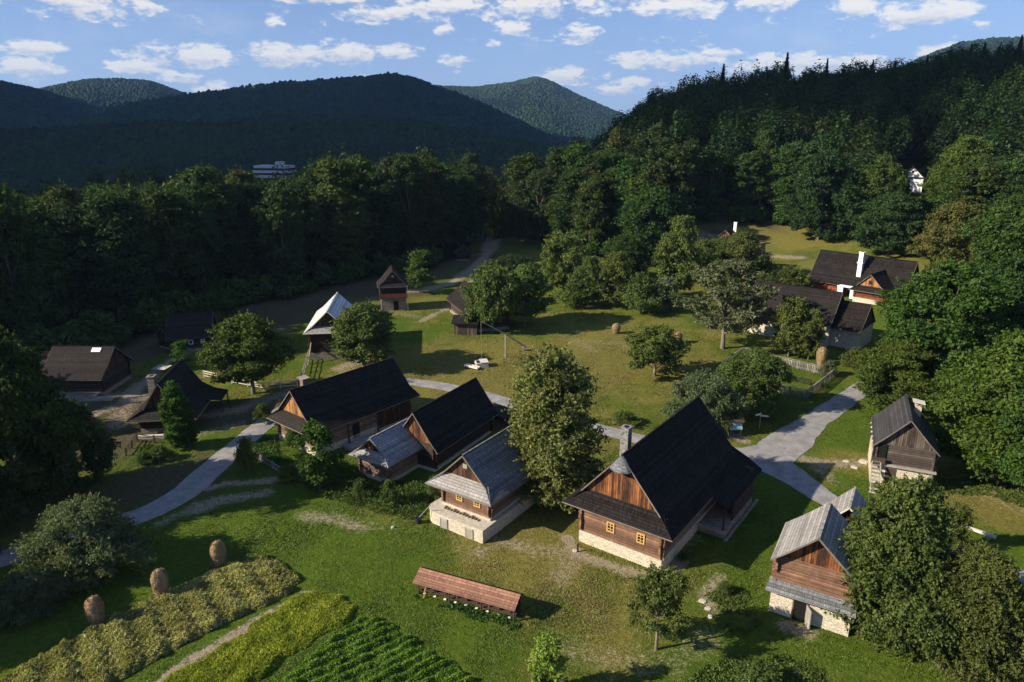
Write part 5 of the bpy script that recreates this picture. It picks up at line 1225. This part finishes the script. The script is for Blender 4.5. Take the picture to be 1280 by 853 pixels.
# sweep well: kerb, forked pole, long beam with stone weight, hanging rod and a trough
wx_, wy_ = at(602, 458); o = thing('draw_well', 'white stone well kerb with open timber lid on the meadow', 'well', (wx_, wy_, tz(wx_, wy_)), R(12))
for a in (((-.9, -.8), (.9, -.8)), ((.9, -.8), (.9, .8)), ((.9, .8), (-.9, .8)), ((-.9, .8), (-.9, -.8))):
    for k in range(3): MB().bar((*a[0], .15 + .26 * k), (*a[1], .15 + .26 * k), .2, .24).build('kerb_beam', M['wood_pale'], o)
MB().box(-.25, 1.0, -.95, .95, .84, .92).build('well_lid', M['wood_pale'], o); MB().box(-.8, -.3, -.7, .7, .6, .68).build('well_opening', M['black'], o)
tx, ty = at(590, 461); o = thing('trough', 'pale hollowed log trough beside the draw well', 'trough', (tx, ty, tz(tx, ty)), R(-35))
MB().bar((-1.3, 0, .3), (1.3, 0, .3), .55, .2).bar((-1.3, .28, .42), (1.3, .28, .42), .1, .3).bar((-1.3, -.28, .42), (1.3, -.28, .42), .1, .3).build('trough_body', M['wood_pale'], o)
MB().box(-1.1, 1.1, -.2, .2, .41, .43).build('water', M['pane'], o)
sx_, sy_ = at(632, 447); o = thing('well_sweep', 'tall well sweep: forked pole with a long slanting beam and stone weight', 'well sweep', (sx_, sy_, tz(sx_, sy_)))
MB().tube((0, 0, -.3), (0, 0, 4.1), .13, .10, 8).build('fork_pole', M['wood_grey'], o)
ex, ey = atz(662, 438, 1.0); fx, fy = atz(594, 408, 6.6); fx, fy = -(ex - sx_) * 1.25, -(ey - sy_) * 1.25
tx2, ty2 = wx_ - sx_, wy_ - sy_
MB().tube((-tx2 * .85, -ty2 * .85, .75), (0, 0, 4.0), .12, .10, 8).tube((0, 0, 4.0), (tx2 * 1.0, ty2 * 1.0, 7.3), .10, .05, 8).build('sweep_beam', M['wood_grey'], o)
MB().tube((tx2, ty2, 7.3), (tx2, ty2, 1.0), .03, .03, 6).build('hanging_rod', M['wood_grey'], o)
MB().box(-tx2 * .85 - .35, -tx2 * .85 + .35, -ty2 * .85 - .3, -ty2 * .85 + .3, .25, .75).build('counterweight', M['stone_grey'], o)

# information board with a little roof, and the signpost
bx, by = at(919, 545); o = thing('info_board', 'pale teal information board on a wooden stand with small dark roof', 'sign', (bx, by, tz(bx, by)), R(4))
for s in (-.62, .62): MB().box(s - .05, s + .05, -.05, .05, -.1, 1.75).build('post', M['wood_grey'], o)
b_ = MB(); b_.slab([(-.7, -.35, .95), (.7, -.35, .95), (.7, .05, 1.75), (-.7, .05, 1.75)], .06); b_.build('panel', M['board'], o)
m = MB()
for k in range(4): m.box(-.55, .55 - .2 * (k % 2), -.40 + 0 , -.39, 0, .001) if False else None
t_ = MB()
for k in range(5):
    f0 = .16 + k * .15; y = -.35 + .4 * f0; z = .95 + .8 * f0
    for (xa, xb) in ((-.6, -.08), (.06, .6 - .12 * (k % 2))): t_.poly([(xa, y - .006, z + .006), (xb, y - .006, z + .006), (xb, y + .018, z + .058), (xa, y + .018, z + .058)])
t_.build('panel_print', plain('panel_ink', (.16, .30, .36), var=.1), o)
MB().slab([(-.9, -.35, 1.95), (.9, -.35, 1.95), (.9, .15, 2.2), (-.9, .15, 2.2)], .05).slab([(-.9, .45, 2.0), (.9, .45, 2.0), (.9, .15, 2.2), (-.9, .15, 2.2)], .05).build('board_roof', M['wood_dark'], o)
bx, by = at(949, 536); o = thing('signpost', 'wooden signpost with two arrow boards pointing different ways', 'signpost', (bx, by, tz(bx, by)), R(20))
MB().tube((0, 0, -.1), (0, 0, 2.3), .06, .05, 8).build('post', M['wood_grey'], o)
for (s, z, a) in ((-1, 2.0, 0), (1, 1.8, R(-35))):
    c_, s_ = math.cos(a), math.sin(a); pts = [(0, 0, z - .11), (s * .75, 0, z - .11), (s * .95, 0, z), (s * .75, 0, z + .11), (0, 0, z + .11)]; pts = [(p[0] * c_, p[0] * s_ - .07, p[2]) for p in pts]
    MB().wallpoly(pts, (0, -.04, 0)).build('arrow_board', M['wood_pale'], o)
# wooden beam by the lower right road
ax, ay = at(1170, 651); bx2, by2 = at(1244, 677); o = thing('wooden_beam', 'long pale squared beam resting on blocks beside the lower right road', 'beam', (ax, ay, tz(ax, ay)))
MB().bar((0, 0, .42), (bx2 - ax, by2 - ay, .42 + tz(bx2, by2) - tz(ax, ay)), .28, .22).build('beam', M['wood_pale'], o)
for f in (.12, .5, .88): x, y = (bx2 - ax) * f, (by2 - ay) * f; MB().box(x - .15, x + .15, y - .15, y + .15, -.2, .31).build('support_block', M['wood_grey'], o)
# barrel, poles and boards
bx, by = at(523, 654); o = thing('dark_tub', 'small black tub on the grass at the left foot of the stone terrace', 'tub', (bx, by, tz(bx, by)))
MB().tube((0, 0, 0), (0, 0, .55), .30, .36, 14).build('tub', M['iron'], o, False); MB().tube((0, 0, .551), (0, 0, .556), .31, .31, 14).build('tub_soil', M['black'], o)
ax, ay = at(520, 652); o = thing('leaning_pole', 'thin grey pole leaning up to the terrace corner of the cellar cottage', 'pole', (ax, ay, tz(ax, ay)))
bx, by = atz(538, 632, 2.0); MB().tube((0, 0, .05), (bx - ax, by - ay, 2.1), .05, .04, 6).build('pole', M['wood_grey'], o)
bx, by = at(722, 690); o = thing('hand_pump', 'small dark water pump at the left corner of the big log house', 'pump', (bx, by, tz(bx, by)))
MB().tube((0, 0, 0), (0, 0, .8), .08, .07, 8).bar((0, -.02, .95), (.4, -.3, .6), .04, .05).bar((0, 0, .8), (-.1, -.3, .75), .06, .06).build('pump_body', M['iron'], o)
for (px, py, s, lab) in [(719, 689, .28, 'round pale stone on the grass left of the pump'), (491, 660, .2, 'pale stone on the bare grass left of the black tub'), (878, 752, .3, 'flat pale stone on the slope, topmost of three'), (885, 761, .28, 'flat pale stone on the slope, middle one'), (888, 772, .22, 'flat pale stone on the slope, lowest of three'),
                         (1079, 578, .55, 'large flat slab beside the path left of the grey storehouse'), (1068, 585, .4, 'smaller flat slab beside the larger one by the grey storehouse'), (1058, 577, .35, 'slab farthest left of the group by the grey storehouse')]:
    x, y = at(px, py); r = random.Random(px); m = MB(); n = 9; flat = .25 if s > .25 else .6
    up = [(s * r.uniform(.75, 1.15) * math.cos(i / n * 6.283), s * r.uniform(.7, 1.1) * math.sin(i / n * 6.283)) for i in range(n)]
    k = len(m.v); m.v += [(a, b, -.05) for a, b in up] + [(a * .95, b * .95, s * flat) for a, b in up] + [(a * .5, b * .5, s * flat * 1.35) for a, b in up]
    for l in range(2):
        for i in range(n): j = (i + 1) % n; m.f.append((l * n + i, l * n + j, (l + 1) * n + j, (l + 1) * n + i))
    m.f.append(tuple(2 * n + i for i in range(n))); o = m.build('stone', M['concrete'], None, False); o.location = (x, y, tz(x, y)); tag(o, lab, 'stone', 'pale stones on the grass')
# bench / planks by the low cottage, boards behind the steep roof
ax, ay = at(112, 500); o = thing('plank_stack', 'pale stacked planks in front of the low skylight cottage', 'planks', (ax, ay, tz(ax, ay)), R(3))
for k in range(3): MB().box(-3.4 + k * .2, 3.2 - k * .3, -.5 + k * .12, .5 - k * .1, .12 * k, .12 * k + .1).build('plank_layer', M['wood_grey'], o)
ax, ay = at(203, 466); o = thing('board_pile', 'bright weathered boards piled right behind the steep roofed house', 'boards', (ax, ay, tz(ax, ay)), R(-30))
for k in range(4): MB().bar((-1.6, k * .35 - .5, .5 + .1 * k), (1.7, k * .35 - .5, 1.0 + .08 * k), .26, .06).build('board', M['wood_pale'], o)
# garden beds inside the fence
for (px, py, L_, W_, c, lab) in [(1000, 477, 3.0, 1.6, 'grey', 'blue green herb bed inside the fenced garden near its right corner'), (1020, 482, 3.0, .8, 'yellow', 'yellowish flower bed inside the fenced garden at its right side'), (348, 578, 3.0, 1.8, 'bright', 'leafy bed inside the little picket fence'), (195, 566, 4.0, 1.6, 'bright', 'flowering bed below the steep roofed house')]:
    x, y = at(px, py); r = np.random.default_rng(px); n = 1500; P = np.stack([r.uniform(-L_ / 2, L_ / 2, n), r.uniform(-W_ / 2, W_ / 2, n), r.uniform(.03, .5, n)], 1); N = unit(n, r); N[:, 2] = abs(N[:, 2]); V, F_ = leaf_quads(P, N, .14, r)
    o = np_mesh('garden_bed', V, F_, L[c]); o.location = (x, y, tz(x, y)); o.rotation_euler = (0, 0, R(-35)); o['kind'] = 'stuff'; o['label'] = lab; o['category'] = 'plants'
# added post standing in for the walker whose shadow falls on the road
ax, ay = at(2, 694); o = thing('walker_stand_in', 'thin dark walker stand-in at the left photo edge throwing a shadow on the road', 'post', (ax, ay, tz(ax, ay)))
MB().tube((0, 0, -.1), (0, 0, 1.3), .05, .04, 6).bar((-.3, 0, 1.0), (.3, 0, 1.05), .05, .12).build('post', M['iron'], o)

# ---------------------------------------------------------------- unseen clouds, added to shade the far hills and the wooded slope
def shade_cloud(label, spots, zc, seed):
    """spots: (x, y, radius) of the shade it should throw on the ground"""
    r = np.random.default_rng(seed); off = 1 / math.tan(R(SUN_EL)); bmm = __import__('bmesh').new(); __import__('bmesh').ops.create_icosphere(bmm, subdivisions=4, radius=1.0)
    bmm.verts.ensure_lookup_table(); S = np.array([v.co[:] for v in bmm.verts]); T_ = np.array([[v.index for v in f.verts] for f in bmm.faces]); bmm.free(); Vs = []; Fs = []; nb = 0
    for (x, y, q) in spots:
        d = (zc - tz(x, y)) * off; cx, cy = x - d * math.cos(R(SUN_AZ)), y - d * math.sin(R(SUN_AZ)); ph = r.uniform(0, 6.28, 3)
        k = 1 + .13 * np.sin(S[:, 0] * 5 + ph[0]) * np.sin(S[:, 1] * 6 + ph[1]) + .08 * np.sin(S[:, 2] * 11 + S[:, 0] * 9 + ph[2]) + .04 * np.sin(S[:, 1] * 23 + ph[0]) * np.sin(S[:, 0] * 21)
        P = S * k[:, None] * np.array([q, q, q * .55]); P[:, 2] = np.maximum(P[:, 2], -q * .12 + P[:, 2] * .1); P += np.array([cx, cy, zc]); Vs.append(P); Fs.append(T_ + nb); nb += len(P)
    o = np_mesh('shade_cloud', np.concatenate(Vs), np.concatenate(Fs), M['shade_cloud'], True); tag(o, label, 'shade_cloud')
M['shade_cloud'] = plain('cloud_white', (.9, .9, .9), rough=1, var=.03, scale=.01, spec=0)
cr = random.Random(3)
shade_cloud('low cumulus added left of the view to shade the wooded slope', [(x + cr.uniform(-25, 25), y + cr.uniform(-20, 20), cr.uniform(60, 85)) for x, y in [(200, 405), (300, 370), (360, 330), (300, 440), (430, 390), (430, 300), (60, 450)]], 760, 5)
shade_cloud('broad cumulus bank added left of the view to shade the far hills', [(x + cr.uniform(-90, 90), y + cr.uniform(-90, 90), cr.uniform(330, 470)) for x, y in [(-600, 640), (-150, 720), (-1100, 640), (-350, 1000), (250, 800), (-1500, 900), (-900, 900), (100, 1150), (-1900, 1500), (-1300, 1500), (-700, 1500), (-150, 1600), (300, 1700), (-2300, 2200), (-1700, 2200), (-1100, 2200), (-500, 2250), (-2600, 2800), (-1900, 2800), (-1300, 2800), (-600, 2800), (450, 2300), (-2900, 2300)]], 1500, 6)

# ---------------------------------------------------------------- air
hz = MB().box(-9000, 9000, -3000, 9500, -60, 640).build('haze', None); hz['kind'] = 'stuff'
hm = bpy.data.materials.new('haze_air'); hm.use_nodes = True; hn = hm.node_tree; hn.nodes.clear()
ho = hn.nodes.new('ShaderNodeOutputMaterial'); pv = hn.nodes.new('ShaderNodeVolumePrincipled'); pv.inputs['Color'].default_value = (.42, .66, 1.0, 1); pv.inputs['Density'].default_value = .00006; pv.inputs['Anisotropy'].default_value = .2
hn.links.new(pv.outputs[0], ho.inputs['Volume']); hz.data.materials.append(hm)

for p in PROTO.values():
    if not p['used']:
        for ch in list(p['root'].children): bpy.data.objects.remove(ch)
        bpy.data.objects.remove(p['root'])
for o in col.objects:
    if o.parent is None and o.type == 'EMPTY' and o.get('label') == '-': print('unlabelled', o.name)
